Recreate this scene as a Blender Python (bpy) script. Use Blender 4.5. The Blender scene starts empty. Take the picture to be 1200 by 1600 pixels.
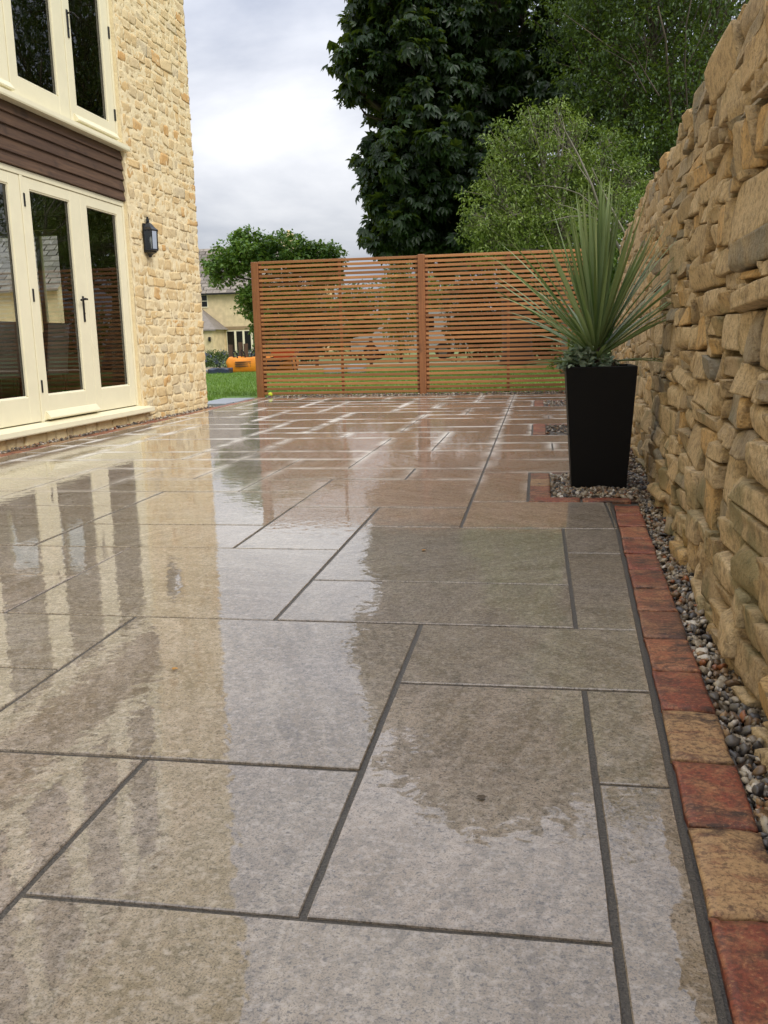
import bpy, math, random
import numpy as np
from mathutils import Vector, Matrix

# ------------------------------------------------------------------ camera, sky, sun, exposure
scene = bpy.context.scene
FOC, PITCH, YAW, ROLL, CAMH = 1412.44, .187844, -.170530, .0252815, .8


def cam_axes(p, y, r):
    fw = np.array([math.sin(y) * math.cos(p), math.cos(y) * math.cos(p), -math.sin(p)])
    rt = np.array([math.cos(y), -math.sin(y), 0]); dn = np.cross(fw, rt)
    c, s = math.cos(r), math.sin(r)
    return c * rt + s * dn, -s * rt + c * dn, fw


RT, DN, FW = cam_axes(PITCH, YAW, ROLL)
cam_data = bpy.data.cameras.new('camera')
cam = bpy.data.objects.new('camera', cam_data)
scene.collection.objects.link(cam)
cam_data.sensor_fit = 'VERTICAL'; cam_data.sensor_height = 36.0
cam_data.lens = FOC / 1600 * 36
cam_data.clip_start = .02; cam_data.clip_end = 2000
m = Matrix.Identity(4)
for i in range(3):
    m[i][0] = RT[i]; m[i][1] = -DN[i]; m[i][2] = -FW[i]
m[2][3] = CAMH
cam.matrix_world = m
scene.camera = cam

SUN_TO = Vector((.58, -.45, .68)).normalized()
world = bpy.data.worlds.new('World'); scene.world = world
world.use_nodes = True
wt = world.node_tree; wt.nodes.clear()


def wn(t, **k):
    n = wt.nodes.new(t)
    for a, v in k.items(): setattr(n, a, v)
    return n


sky = wn('ShaderNodeTexSky', sky_type='NISHITA', sun_disc=False)
sky.sun_elevation = math.asin(SUN_TO.z); sky.sun_rotation = math.atan2(SUN_TO.x, SUN_TO.y)
tc = wn('ShaderNodeTexCoord'); sep = wn('ShaderNodeSeparateXYZ')
wt.links.new(tc.outputs['Generated'], sep.inputs[0])


def wmath(op, a, b=None, c=None):
    n = wn('ShaderNodeMath', operation=op)
    for i, v in enumerate((a, b, c)):
        if v is None: continue
        if hasattr(v, 'is_linked'): wt.links.new(v, n.inputs[i])
        else: n.inputs[i].default_value = v
    return n.outputs[0]


zc = wmath('MAXIMUM', sep.outputs[2], 0.0)
den = wmath('ADD', zc, .22)
cx = wmath('DIVIDE', sep.outputs[0], den); cy = wmath('DIVIDE', sep.outputs[1], den)
comb = wn('ShaderNodeCombineXYZ'); wt.links.new(cx, comb.inputs[0]); wt.links.new(cy, comb.inputs[1])
comb.inputs[2].default_value = 9.3
n1 = wn('ShaderNodeTexNoise'); n1.inputs['Scale'].default_value = 1.15; n1.inputs['Detail'].default_value = 7; n1.inputs['Roughness'].default_value = .52; n1.inputs['Distortion'].default_value = .25
wt.links.new(comb.outputs[0], n1.inputs['Vector'])
ramp = wn('ShaderNodeValToRGB'); wt.links.new(n1.outputs[0], ramp.inputs[0])
ramp.color_ramp.elements[0].position = .36; ramp.color_ramp.elements[0].color = (3.1, 3.4, 4.2, 1)
ramp.color_ramp.elements[1].position = .70; ramp.color_ramp.elements[1].color = (8.4, 8.4, 8.6, 1)
# an overcast sky: three times brighter overhead than at the horizon
lum = wmath('MULTIPLY_ADD', zc, 1.75, .44)
cl = wn('ShaderNodeMix', data_type='RGBA', blend_type='MULTIPLY'); cl.inputs[0].default_value = 1
wt.links.new(ramp.outputs[0], cl.inputs[6]); wt.links.new(lum, cl.inputs[7])
mix = wn('ShaderNodeMix', data_type='RGBA'); mix.inputs[0].default_value = .93
wt.links.new(sky.outputs[0], mix.inputs[6]); wt.links.new(cl.outputs[2], mix.inputs[7])
bg = wn('ShaderNodeBackground'); bg.inputs[1].default_value = .12
wt.links.new(mix.outputs[2], bg.inputs[0])
wo = wn('ShaderNodeOutputWorld'); wt.links.new(bg.outputs[0], wo.inputs[0])

sun_d = bpy.data.lights.new('sun', 'SUN'); sun_d.energy = 1.5; sun_d.angle = math.radians(24); sun_d.color = (1, .95, .87)
sun = bpy.data.objects.new('sun', sun_d); scene.collection.objects.link(sun)
sun.rotation_euler = (-SUN_TO).to_track_quat('-Z', 'Y').to_euler()

scene.view_settings.view_transform = 'Standard'
scene.view_settings.look = 'None'
scene.view_settings.exposure = 0.5
scene.view_settings.gamma = 1.0
scene.view_settings.use_curve_mapping = False
scene.render.engine = 'CYCLES'
scene.cycles.max_bounces = 8
scene.cycles.transparent_max_bounces = 8

# ------------------------------------------------------------------ helpers
COL = scene.collection


def srgb(r, g, b, k=1.0):
    f = lambda c: ((c / 255 + .055) / 1.055) ** 2.4 if c > 10 else c / 255 / 12.92
    return (f(r) * k, f(g) * k, f(b) * k, 1)


def back(px, py, Y):
    """a point seen at photo pixel (px,py) when it stands at distance Y"""
    d = RT * ((px - 600) / FOC) + DN * ((py - 800) / FOC) + FW
    t = Y / d[1]
    return Vector((d[0] * t, Y, CAMH + d[2] * t))


def mesh_np(name, V, F, mat=None, smooth=False):
    V = np.asarray(V, dtype=np.float32).reshape(-1, 3)
    me = bpy.data.meshes.new(name)
    if isinstance(F, np.ndarray):
        n, k = F.shape
        me.vertices.add(len(V)); me.vertices.foreach_set('co', V.ravel())
        me.loops.add(n * k); me.loops.foreach_set('vertex_index', F.astype(np.int32).ravel())
        me.polygons.add(n); me.polygons.foreach_set('loop_start', np.arange(0, n * k, k, dtype=np.int32))
        me.update(calc_edges=True)
    else:
        me.from_pydata([tuple(map(float, v)) for v in V], [], F)
    if smooth: me.polygons.foreach_set('use_smooth', [True] * len(me.polygons))
    if mat: me.materials.append(mat)
    return me


def add(name, me, parent=None, label=None, cat=None, group=None, kind=None, loc=None):
    o = bpy.data.objects.new(name, me); COL.objects.link(o)
    if loc is not None: o.location = loc
    if parent: attach(o, parent)
    if label: o['label'] = label
    if cat: o['category'] = cat
    if group: o['group'] = group
    if kind: o['kind'] = kind
    return o


WM = {}


def attach(o, parent):
    """parent while leaving the mesh in world coordinates"""
    o.parent = parent
    p = parent; off = Vector((0, 0, 0))
    while p: off += p.location; p = p.parent
    o.location = o.location - off


def root(name, loc, label, cat, group=None):
    return add(name, None, None, label, cat, group, None, loc)


class MB:
    def __init__(s): s.v = []; s.f = []

    def quad(s, *pts):
        i = len(s.v); s.v += [tuple(p) for p in pts]; s.f.append(tuple(range(i, i + len(pts)))); return s

    def box(s, x0, x1, y0, y1, z0, z1):
        i = len(s.v)
        s.v += [(x0, y0, z0), (x1, y0, z0), (x1, y1, z0), (x0, y1, z0), (x0, y0, z1), (x1, y0, z1), (x1, y1, z1), (x0, y1, z1)]
        s.f += [tuple(i + k for k in q) for q in ((3, 2, 1, 0), (4, 5, 6, 7), (0, 1, 5, 4), (1, 2, 6, 5), (2, 3, 7, 6), (3, 0, 4, 7))]
        return s

    def bbox(s, x0, x1, y0, y1, z0, z1, b=.004):
        """box with chamfered edges"""
        i = len(s.v)
        b = min(b, (x1 - x0) * .45, (y1 - y0) * .45, (z1 - z0) * .45)
        P = {}
        for sx in (0, 1):
            for sy in (0, 1):
                for sz in (0, 1):
                    c = ((x0, x1)[sx], (y0, y1)[sy], (z0, z1)[sz]); d = ((b, -b)[sx], (b, -b)[sy], (b, -b)[sz])
                    for ax in range(3):
                        p = [c[k] + (0 if k == ax else d[k]) for k in range(3)]
                        P[(sx, sy, sz, ax)] = len(s.v); s.v.append(tuple(p))
        def F(*k): s.f.append(tuple(P[q] for q in k))
        for sx in (0, 1): F((sx, 0, 0, 0), (sx, 1, 0, 0), (sx, 1, 1, 0), (sx, 0, 1, 0))
        for sy in (0, 1): F((0, sy, 0, 1), (1, sy, 0, 1), (1, sy, 1, 1), (0, sy, 1, 1))
        for sz in (0, 1): F((0, 0, sz, 2), (1, 0, sz, 2), (1, 1, sz, 2), (0, 1, sz, 2))
        for a in (0, 1):
            for c in (0, 1):
                F((a, c, 0, 0), (a, c, 1, 0), (a, c, 1, 1), (a, c, 0, 1))
                F((a, 0, c, 0), (a, 1, c, 0), (a, 1, c, 2), (a, 0, c, 2))
                F((0, a, c, 1), (1, a, c, 1), (1, a, c, 2), (0, a, c, 2))
        for a in (0, 1):
            for c in (0, 1):
                for e in (0, 1): F((a, c, e, 0), (a, c, e, 1), (a, c, e, 2))
        return s

    def tube(s, pts, rad, n=8, cap=True):
        pts = [Vector(p) for p in pts]
        if not hasattr(rad, '__len__'): rad = [rad] * len(pts)
        i0 = len(s.v); up = Vector((.13, .21, .97))
        for k, p in enumerate(pts):
            d = (pts[min(k + 1, len(pts) - 1)] - pts[max(k - 1, 0)]).normalized()
            a = d.cross(up)
            if a.length < .1: a = d.cross(Vector((1, 0, 0)))
            a.normalize(); b = d.cross(a)
            for j in range(n):
                t = 2 * math.pi * j / n
                s.v.append(tuple(p + (a * math.cos(t) + b * math.sin(t)) * rad[k]))
        for k in range(len(pts) - 1):
            for j in range(n):
                s.f.append((i0 + k * n + j, i0 + k * n + (j + 1) % n, i0 + (k + 1) * n + (j + 1) % n, i0 + (k + 1) * n + j))
        if cap:
            s.f.append(tuple(i0 + j for j in range(n))[::-1]); e = i0 + (len(pts) - 1) * n; s.f.append(tuple(e + j for j in range(n)))
        return s

    def lathe(s, c, prof, n=24, a0=0, a1=2 * math.pi):
        i0 = len(s.v); full = abs(a1 - a0 - 2 * math.pi) < 1e-6
        for r, z in prof:
            for j in range(n):
                t = a0 + (a1 - a0) * j / (n if full else n - 1)
                s.v.append((c[0] + r * math.cos(t), c[1] + r * math.sin(t), c[2] + z))
        for k in range(len(prof) - 1):
            for j in range(n if full else n - 1):
                s.f.append((i0 + k * n + j, i0 + k * n + (j + 1) % n, i0 + (k + 1) * n + (j + 1) % n, i0 + (k + 1) * n + j))
        return s

    def prism(s, prof, ax, a0, a1):
        """closed 2d profile extruded along axis 'x' or 'y'"""
        i = len(s.v); n = len(prof)
        for a in (a0, a1):
            for u, w in prof: s.v.append((a, u, w) if ax == 'x' else (u, a, w))
        for k in range(n): s.f.append((i + k, i + (k + 1) % n, i + n + (k + 1) % n, i + n + k))
        s.f.append(tuple(range(i, i + n))[::-1]); s.f.append(tuple(range(i + n, i + 2 * n)))
        return s

    def build(s, name, mat, parent=None, smooth=False, **k):
        me = mesh_np(name, s.v, s.f, mat, smooth)
        import bmesh
        bm = bmesh.new(); bm.from_mesh(me); bmesh.ops.recalc_face_normals(bm, faces=bm.faces); bm.to_mesh(me); bm.free()
        if smooth:
            me.polygons.foreach_set('use_smooth', [True] * len(me.polygons))
        return add(name, me, parent, **k)


# ------------------------------------------------------------------ materials
def new_mat(name):
    mt = bpy.data.materials.new(name); mt.use_nodes = True
    nt = mt.node_tree; b = nt.nodes['Principled BSDF']
    return mt, nt, b


class N:
    def __init__(s, nt): s.nt = nt

    def __call__(s, t, ins=None, **k):
        n = s.nt.nodes.new(t)
        for a, v in k.items(): setattr(n, a, v)
        for a, v in (ins or {}).items():
            if hasattr(v, 'is_linked'): s.nt.links.new(v, n.inputs[a])
            else: n.inputs[a].default_value = v
        return n

    def coord(s, kind='Object'): return s('ShaderNodeTexCoord').outputs[kind]

    def pos(s): return s('ShaderNodeNewGeometry').outputs['Position']

    def mapping(s, vec, scale=(1, 1, 1), rot=(0, 0, 0), loc=(0, 0, 0)):
        return s('ShaderNodeMapping', {'Vector': vec, 'Scale': scale, 'Rotation': rot, 'Location': loc}).outputs[0]

    def noise(s, vec, scale, detail=4, rough=.55, dist=0):
        return s('ShaderNodeTexNoise', {'Vector': vec, 'Scale': scale, 'Detail': detail, 'Roughness': rough, 'Distortion': dist}).outputs[0]

    def ramp(s, fac, *stops, interp='LINEAR'):
        n = s('ShaderNodeValToRGB', {'Fac': fac}); cr = n.color_ramp; cr.interpolation = interp
        while len(cr.elements) < len(stops): cr.elements.new(.5)
        for e, (p, c) in zip(cr.elements, stops):
            e.position = p; e.color = c if hasattr(c, '__len__') else (c, c, c, 1)
        return n.outputs[0]

    def mix(s, f, a, b, blend='MIX'):
        n = s('ShaderNodeMix', {0: f, 6: a, 7: b}, data_type='RGBA', blend_type=blend); return n.outputs[2]

    def math(s, op, a, b=0.0, c=0.0):
        return s('ShaderNodeMath', {0: a, 1: b, 2: c}, operation=op).outputs[0]

    def rand(s):
        """a number that differs from object to object and from loose piece to loose piece"""
        a = s('ShaderNodeObjectInfo').outputs['Random']; b = s('ShaderNodeNewGeometry').outputs['Random Per Island']
        return s.math('FRACT', s.math('ADD', a, b))

    def bump(s, h, strength, dist=.01, normal=None):
        i = {'Height': h, 'Strength': strength, 'Distance': dist}
        if normal is not None: i['Normal'] = normal
        return s('ShaderNodeBump', i).outputs[0]

    def shift(s, vec, amount=37.0):
        """give each piece its own patch of the texture"""
        r = s.rand(); c = s('ShaderNodeCombineXYZ', {0: s.math('MULTIPLY', r, amount), 1: s.math('MULTIPLY', r, amount * 1.7), 2: s.math('MULTIPLY', r, amount * .6)}).outputs[0]
        return s('ShaderNodeVectorMath', {0: vec, 1: c}, operation='ADD').outputs[0]

    def put(s, b, **k):
        for a, v in k.items():
            a = a.replace('_', ' ')
            if hasattr(v, 'is_linked'): s.nt.links.new(v, b.inputs[a])
            else: b.inputs[a].default_value = v


def simple(name, col, rough=.5, metal=0, var=.15, scale=30, bump=.15):
    mt, nt, b = new_mat(name); n = N(nt)
    v = n.pos(); f = n.noise(v, scale, 5)
    c = n.mix(n.ramp(f, (.3, 0), (.7, 1)), tuple(x * (1 - var) for x in col[:3]) + (1,), tuple(min(1, x * (1 + var)) for x in col[:3]) + (1,))
    n.put(b, Base_Color=c, Roughness=rough, Metallic=metal)
    if bump: n.put(b, Normal=n.bump(f, bump, .003))
    return mt


def mat_slab():
    mt, nt, b = new_mat('wet_sandstone'); n = N(nt)
    p = n.shift(n.pos(), 41)
    r = n.rand()
    rot = n('ShaderNodeVectorRotate', {'Vector': p, 'Angle': n.math('MULTIPLY', r, 6.0)}, rotation_type='Z_AXIS').outputs[0]
    streak = n.noise(n.mapping(rot, (1.6, 9, 1)), 1.7, 6, .6, .6)
    big = n.noise(p, 2.3, 4, .55, .4)
    grain = n.noise(p, 95, 4, .7)
    fine = n.noise(p, 330, 2, .6)
    blot = n.noise(p, 28, 5, .65, .3)
    base = n.ramp(r, (0, srgb(160, 147, 126)), (.25, srgb(170, 156, 138)), (.5, srgb(152, 141, 120)), (.75, srgb(178, 160, 144)), (1, srgb(164, 153, 132)))
    vein = n.noise(n.mapping(rot, (2.0, 11, 1)), 1.9, 6, .62, .7)
    c = n.mix(n.ramp(streak, (.38, 0), (.62, .8)), base, srgb(132, 116, 92))
    c = n.mix(n.ramp(vein, (.56, 0), (.68, .35)), c, srgb(206, 192, 172))
    c = n.mix(n.ramp(vein, (.34, .5), (.44, 0)), c, srgb(104, 92, 74))
    c = n.mix(n.ramp(big, (.45, 0), (.75, .5)), c, srgb(172, 160, 150))
    c = n.mix(n.ramp(blot, (.46, 0), (.68, .5)), c, srgb(104, 95, 80))
    c = n.mix(n.ramp(n.noise(p, 62, 5, .75), (.49, 0), (.63, .55)), c, srgb(96, 87, 74))
    c = n.mix(n.ramp(fine, (.53, 0), (.62, .62)), c, srgb(62, 57, 50))
    c = n.mix(n.ramp(n.noise(p, 150, 3, .6), (.57, 0), (.65, .7)), c, srgb(58, 53, 46))
    c = n.mix(n.ramp(n.noise(p, 48, 5, .7, .4), (.54, 0), (.68, .55)), c, srgb(196, 184, 172))
    c = n.mix(n.ramp(grain, (.36, .5), (.48, 0)), c, srgb(184, 174, 164))
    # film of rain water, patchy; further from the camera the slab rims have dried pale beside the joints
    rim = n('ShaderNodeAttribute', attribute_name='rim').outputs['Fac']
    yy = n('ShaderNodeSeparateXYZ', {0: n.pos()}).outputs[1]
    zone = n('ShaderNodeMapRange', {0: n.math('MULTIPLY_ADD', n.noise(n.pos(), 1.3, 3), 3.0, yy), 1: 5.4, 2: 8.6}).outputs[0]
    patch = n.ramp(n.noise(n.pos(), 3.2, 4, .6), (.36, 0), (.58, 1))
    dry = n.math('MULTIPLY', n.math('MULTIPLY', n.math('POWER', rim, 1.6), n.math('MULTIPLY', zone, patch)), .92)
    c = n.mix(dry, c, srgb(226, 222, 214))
    wet = n.noise(n.pos(), 1.1, 3, .5)
    wet2 = n.noise(p, 14, 4, .6)
    rough = n.math('MULTIPLY_ADD', n.ramp(n.math('MULTIPLY_ADD', wet2, .4, n.math('MULTIPLY', wet, .6)), (.48, 0), (.68, 1)), .06, .006)
    h = n.math('ADD', n.math('MULTIPLY', streak, 1.0), n.math('MULTIPLY_ADD', blot, .55, n.math('MULTIPLY', grain, .12)))
    nb = n.bump(h, .4, .004)
    tear = n.noise(p, 34, 1, .4, .5); swell = n.noise(p, 17, 1, .4, .3)
    ripple = n.noise(n.pos(), 7, 2, .5)
    nc = n.bump(n.math('MULTIPLY_ADD', tear, .24, n.math('MULTIPLY_ADD', swell, .25, n.math('MULTIPLY', ripple, .7))), .09, .010)
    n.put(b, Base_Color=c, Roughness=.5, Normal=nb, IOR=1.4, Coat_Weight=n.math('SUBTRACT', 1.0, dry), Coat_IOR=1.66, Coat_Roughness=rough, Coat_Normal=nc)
    return mt


def mat_mortar():
    mt, nt, b = new_mat('grey_mortar'); n = N(nt); p = n.pos()
    f = n.noise(p, 260, 3, .7); g = n.noise(p, 12, 3)
    c = n.mix(n.ramp(f, (.35, 0), (.65, 1)), srgb(40, 38, 34), srgb(104, 98, 90)); c = n.mix(n.math('MULTIPLY', g, .4), c, srgb(66, 63, 58))
    n.put(b, Base_Color=c, Roughness=.5, Normal=n.bump(f, .8, .003), Coat_Weight=.1, Coat_Roughness=.3)
    return mt


def mat_brick():
    mt, nt, b = new_mat('reclaimed_brick'); n = N(nt); p = n.shift(n.pos(), 23)
    base = n('ShaderNodeObjectInfo').outputs['Color']
    a = n.noise(p, 12, 6, .68, .6); d = n.noise(p, 30, 6, .72, .3); g = n.noise(p, 130, 5, .7); k = n.noise(n.mapping(p, (1, 2.6, 1)), 16, 6, .7, .8)
    c = n.mix(n.ramp(a, (.46, 0), (.66, .5)), base, srgb(186, 148, 104))
    c = n.mix(n.ramp(k, (.50, 0), (.64, .6)), c, srgb(118, 54, 38))
    c = n.mix(n.ramp(d, (.52, 0), (.64, .6)), c, srgb(96, 54, 40))
    dark = n.noise(n.pos(), 6, 4, .6)
    c = n.mix(n.math('MULTIPLY', n.ramp(dark, (.48, 0), (.58, .9)), n.ramp(k, (.40, 0), (.58, 1))), c, srgb(50, 40, 36))
    c = n.mix(n.ramp(g, (.50, 0), (.62, .62)), c, srgb(70, 48, 38))
    c = n.mix(n.ramp(n.noise(p, 70, 5, .75, .2), (.53, 0), (.62, .6)), c, srgb(84, 58, 46))
    c = n.mix(n.ramp(g, (.33, .4), (.44, 0)), c, srgb(206, 160, 112))
    h = n.math('MULTIPLY_ADD', d, .8, n.math('MULTIPLY_ADD', k, .6, n.math('MULTIPLY', g, .4)))
    n.put(b, Base_Color=c, Roughness=.6, Normal=n.bump(h, .8, .005), Coat_Weight=.22, Coat_Roughness=.2, Coat_IOR=1.35)
    return mt


def mat_wallstone():
    mt, nt, b = new_mat('dry_wall_stone'); n = N(nt); p = n.shift(n.pos(), 29); r = n.rand()
    base = n.ramp(r, (0, srgb(204, 180, 140)), (.14, srgb(194, 166, 122)), (.28, srgb(178, 156, 122)), (.42, srgb(212, 188, 148)), (.55, srgb(162, 148, 124)), (.66, srgb(206, 168, 110)), (.78, srgb(190, 166, 126)), (.88, srgb(144, 138, 122)), (.95, srgb(200, 174, 132)), interp='CONSTANT')
    a = n.noise(p, 6, 5, .6, .2); d = n.noise(p, 24, 6, .7, .0); g = n.noise(p, 140, 4, .65)
    lay = n.noise(n.mapping(p, (3, 3, 5)), 3.2, 6, .7, .3)
    pit = n('ShaderNodeTexVoronoi', {'Vector': p, 'Scale': 55.0}).outputs[0]
    c = n.mix(n.ramp(a, (.42, 0), (.66, .5)), base, srgb(210, 182, 136))
    c = n.mix(n.ramp(lay, (.50, 0), (.66, .4)), c, srgb(126, 102, 72))
    c = n.mix(n.ramp(d, (.52, 0), (.66, .6)), c, srgb(104, 90, 70))
    c = n.mix(n.ramp(n.noise(p, 60, 5, .75), (.50, 0), (.62, .5)), c, srgb(112, 94, 68))
    z = n('ShaderNodeSeparateXYZ', {0: n.pos()}).outputs[2]
    moss = n.noise(n.pos(), 3.4, 4, .6)
    low = n('ShaderNodeMapRange', {0: z, 1: 1.1, 2: .15, 3: .0, 4: .13}).outputs[0]
    c = n.mix(n.ramp(n.math('ADD', moss, low), (.63, 0), (.74, .6)), c, srgb(104, 104, 66))
    c = n.mix(n.ramp(n.noise(p, 45, 4, .6), (.63, 0), (.72, .5)), c, srgb(172, 164, 140))
    c = n.mix(n.ramp(g, (.55, 0), (.75, .35)), c, srgb(96, 76, 50))
    h = n.math('MULTIPLY_ADD', d, .9, n.math('MULTIPLY_ADD', lay, .35, n.math('MULTIPLY_ADD', pit, .25, n.math('MULTIPLY', g, .5))))
    n.put(b, Base_Color=c, Roughness=.82, Normal=n.bump(h, 1.0, .013))
    return mt


def mat_housestone(mortar=False):
    mt, nt, b = new_mat('lime_mortar' if mortar else 'honey_limestone'); n = N(nt); p = n.shift(n.pos(), 19) if not mortar else n.pos(); r = n.rand()
    d = n.noise(p, 26, 6, .68, .3); g = n.noise(p, 120, 4, .65); a = n.noise(p, 5, 4, .6)
    if mortar:
        c = n.mix(a, srgb(230, 210, 166), srgb(238, 222, 182))
        c = n.mix(n.ramp(d, (.5, 0), (.72, .4)), c, srgb(206, 180, 132))
    else:
        base = n.ramp(r, (0, srgb(220, 196, 148)), (.2, srgb(212, 184, 134)), (.4, srgb(228, 206, 160)), (.6, srgb(208, 186, 144)), (.74, srgb(216, 184, 128)), (.86, srgb(204, 188, 154)), (.96, srgb(206, 162, 100)), interp='CONSTANT')
        c = n.mix(n.ramp(a, (.4, 0), (.7, .5)), base, srgb(228, 206, 158))
        c = n.mix(n.ramp(d, (.5, 0), (.72, .55)), c, srgb(186, 156, 108))
        c = n.mix(n.ramp(g, (.58, 0), (.74, .4)), c, srgb(168, 142, 100))
    h = n.math('MULTIPLY_ADD', d, 1.0, n.math('MULTIPLY', g, .35))
    n.put(b, Base_Color=c, Roughness=.88, Normal=n.bump(h, .8, .014))
    return mt


def mat_wood(name, c1, c2, ax='x', rough=.55, coat=0.0):
    mt, nt, b = new_mat(name); n = N(nt); p = n.shift(n.pos(), 31); r = n.rand()
    sc = {'x': (1.2, 22, 22), 'y': (22, 1.2, 22), 'z': (22, 22, 1.2)}[ax]
    f = n.noise(n.mapping(p, sc), 2.2, 6, .62, .5); k = n.noise(p, 3, 3)
    c = n.mix(n.ramp(f, (.3, 0), (.72, 1)), c1, c2)
    c = n.mix(n.math('MULTIPLY', n.math('POWER', r, 1.5), .8), c, tuple(x * .55 for x in c1[:3]) + (1,))
    c = n.mix(n.ramp(k, (.62, 0), (.7, .5)), c, tuple(x * .45 for x in c1[:3]) + (1,))
    n.put(b, Base_Color=c, Roughness=rough, Normal=n.bump(f, .35, .003), Coat_Weight=coat, Coat_Roughness=.3)
    return mt


def mat_leaf(name, c1, c2, c3=None, rough=.45, trans=.35):
    mt, nt, b = new_mat(name); n = N(nt); r = n.rand()
    big = n.noise(n.pos(), .9, 3, .5)
    c = n.mix(r, c1, c2)
    if c3: c = n.mix(n.ramp(big, (.48, 0), (.68, .8)), c, c3)
    n.put(b, Base_Color=c, Roughness=rough)
    tr = n('ShaderNodeBsdfTranslucent', {'Color': n.mix(.5, c, srgb(150, 170, 40, .6))})
    mx = n('ShaderNodeMixShader', {0: trans, 1: b.outputs[0], 2: tr.outputs[0]})
    nt.links.new(mx.outputs[0], nt.nodes['Material Output'].inputs[0])
    return mt


def mat_glass():
    mt, nt, b = new_mat('window_glass'); n = N(nt)
    n.put(b, Base_Color=(.9, .95, .93, 1), Roughness=.0, Transmission_Weight=1.0, IOR=1.5)
    # thin pane: straight-through light plus a mirror share
    fr = n('ShaderNodeFresnel', {'IOR': 1.75})
    tp = n('ShaderNodeBsdfTransparent', {'Color': (.80, .84, .82, 1)}); gl = n('ShaderNodeBsdfGlossy', {'Color': (1, 1, 1, 1), 'Roughness': .0})
    mx = n('ShaderNodeMixShader', {0: fr.outputs[0], 1: tp.outputs[0], 2: gl.outputs[0]})
    nt.links.new(mx.outputs[0], nt.nodes['Material Output'].inputs[0])
    return mt


def mat_pebble():
    mt, nt, b = new_mat('flint_pebble'); n = N(nt); r = n.rand(); p = n.shift(n.pos(), 11)
    base = n.ramp(r, (0, srgb(140, 128, 110)), (.14, srgb(92, 88, 84)), (.28, srgb(170, 158, 138)), (.42, srgb(110, 86, 62)), (.54, srgb(66, 64, 66)), (.66, srgb(150, 122, 90)), (.78, srgb(206, 198, 186)), (.86, srgb(132, 120, 104)), (.94, srgb(150, 92, 56)), interp='CONSTANT')
    f = n.noise(p, 90, 4, .6)
    c = n.mix(n.ramp(f, (.4, 0), (.7, .5)), base, srgb(104, 94, 82))
    n.put(b, Base_Color=c, Roughness=.35, Normal=n.bump(f, .25, .002))
    return mt


def mat_soil():
    mt, nt, b = new_mat('wet_soil'); n = N(nt); p = n.pos()
    f = n.noise(p, 70, 5, .7); g = n.noise(p, 9, 3)
    n.put(b, Base_Color=n.mix(f, srgb(42, 28, 18), srgb(96, 68, 44)), Roughness=.8, Normal=n.bump(f, .8, .01))
    return mt


def mat_lawn():
    mt, nt, b = new_mat('lawn_turf'); n = N(nt); p = n.pos()
    f = n.noise(p, 40, 4, .7); g = n.noise(p, .7, 4, .6)
    c = n.mix(f, srgb(66, 96, 30), srgb(112, 146, 52)); c = n.mix(n.ramp(g, (.4, 0), (.7, .5)), c, srgb(122, 140, 60))
    n.put(b, Base_Color=c, Roughness=.8, Normal=n.bump(f, .8, .02))
    return mt


def mat_tiles():
    mt, nt, b = new_mat('stone_roof_tiles'); n = N(nt); r = n.rand(); p = n.shift(n.pos(), 9); f = n.noise(p, 3, 5, .65)
    c = n.mix(r, srgb(112, 104, 96), srgb(150, 140, 128)); c = n.mix(n.ramp(f, (.45, 0), (.7, .6)), c, srgb(92, 84, 72))
    n.put(b, Base_Color=c, Roughness=.8, Normal=n.bump(f, .5, .02))
    return mt


def mat_bag():
    mt, nt, b = new_mat('woven_bag'); n = N(nt); p = n.pos()
    w = n('ShaderNodeTexWave', {'Vector': p, 'Scale': 40.0, 'Distortion': .4}).outputs[1]; f = n.noise(p, 5, 4)
    n.put(b, Base_Color=n.mix(f, srgb(222, 120, 20), srgb(240, 160, 40)), Roughness=.5, Normal=n.bump(f, .6, .03))
    return mt


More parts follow.
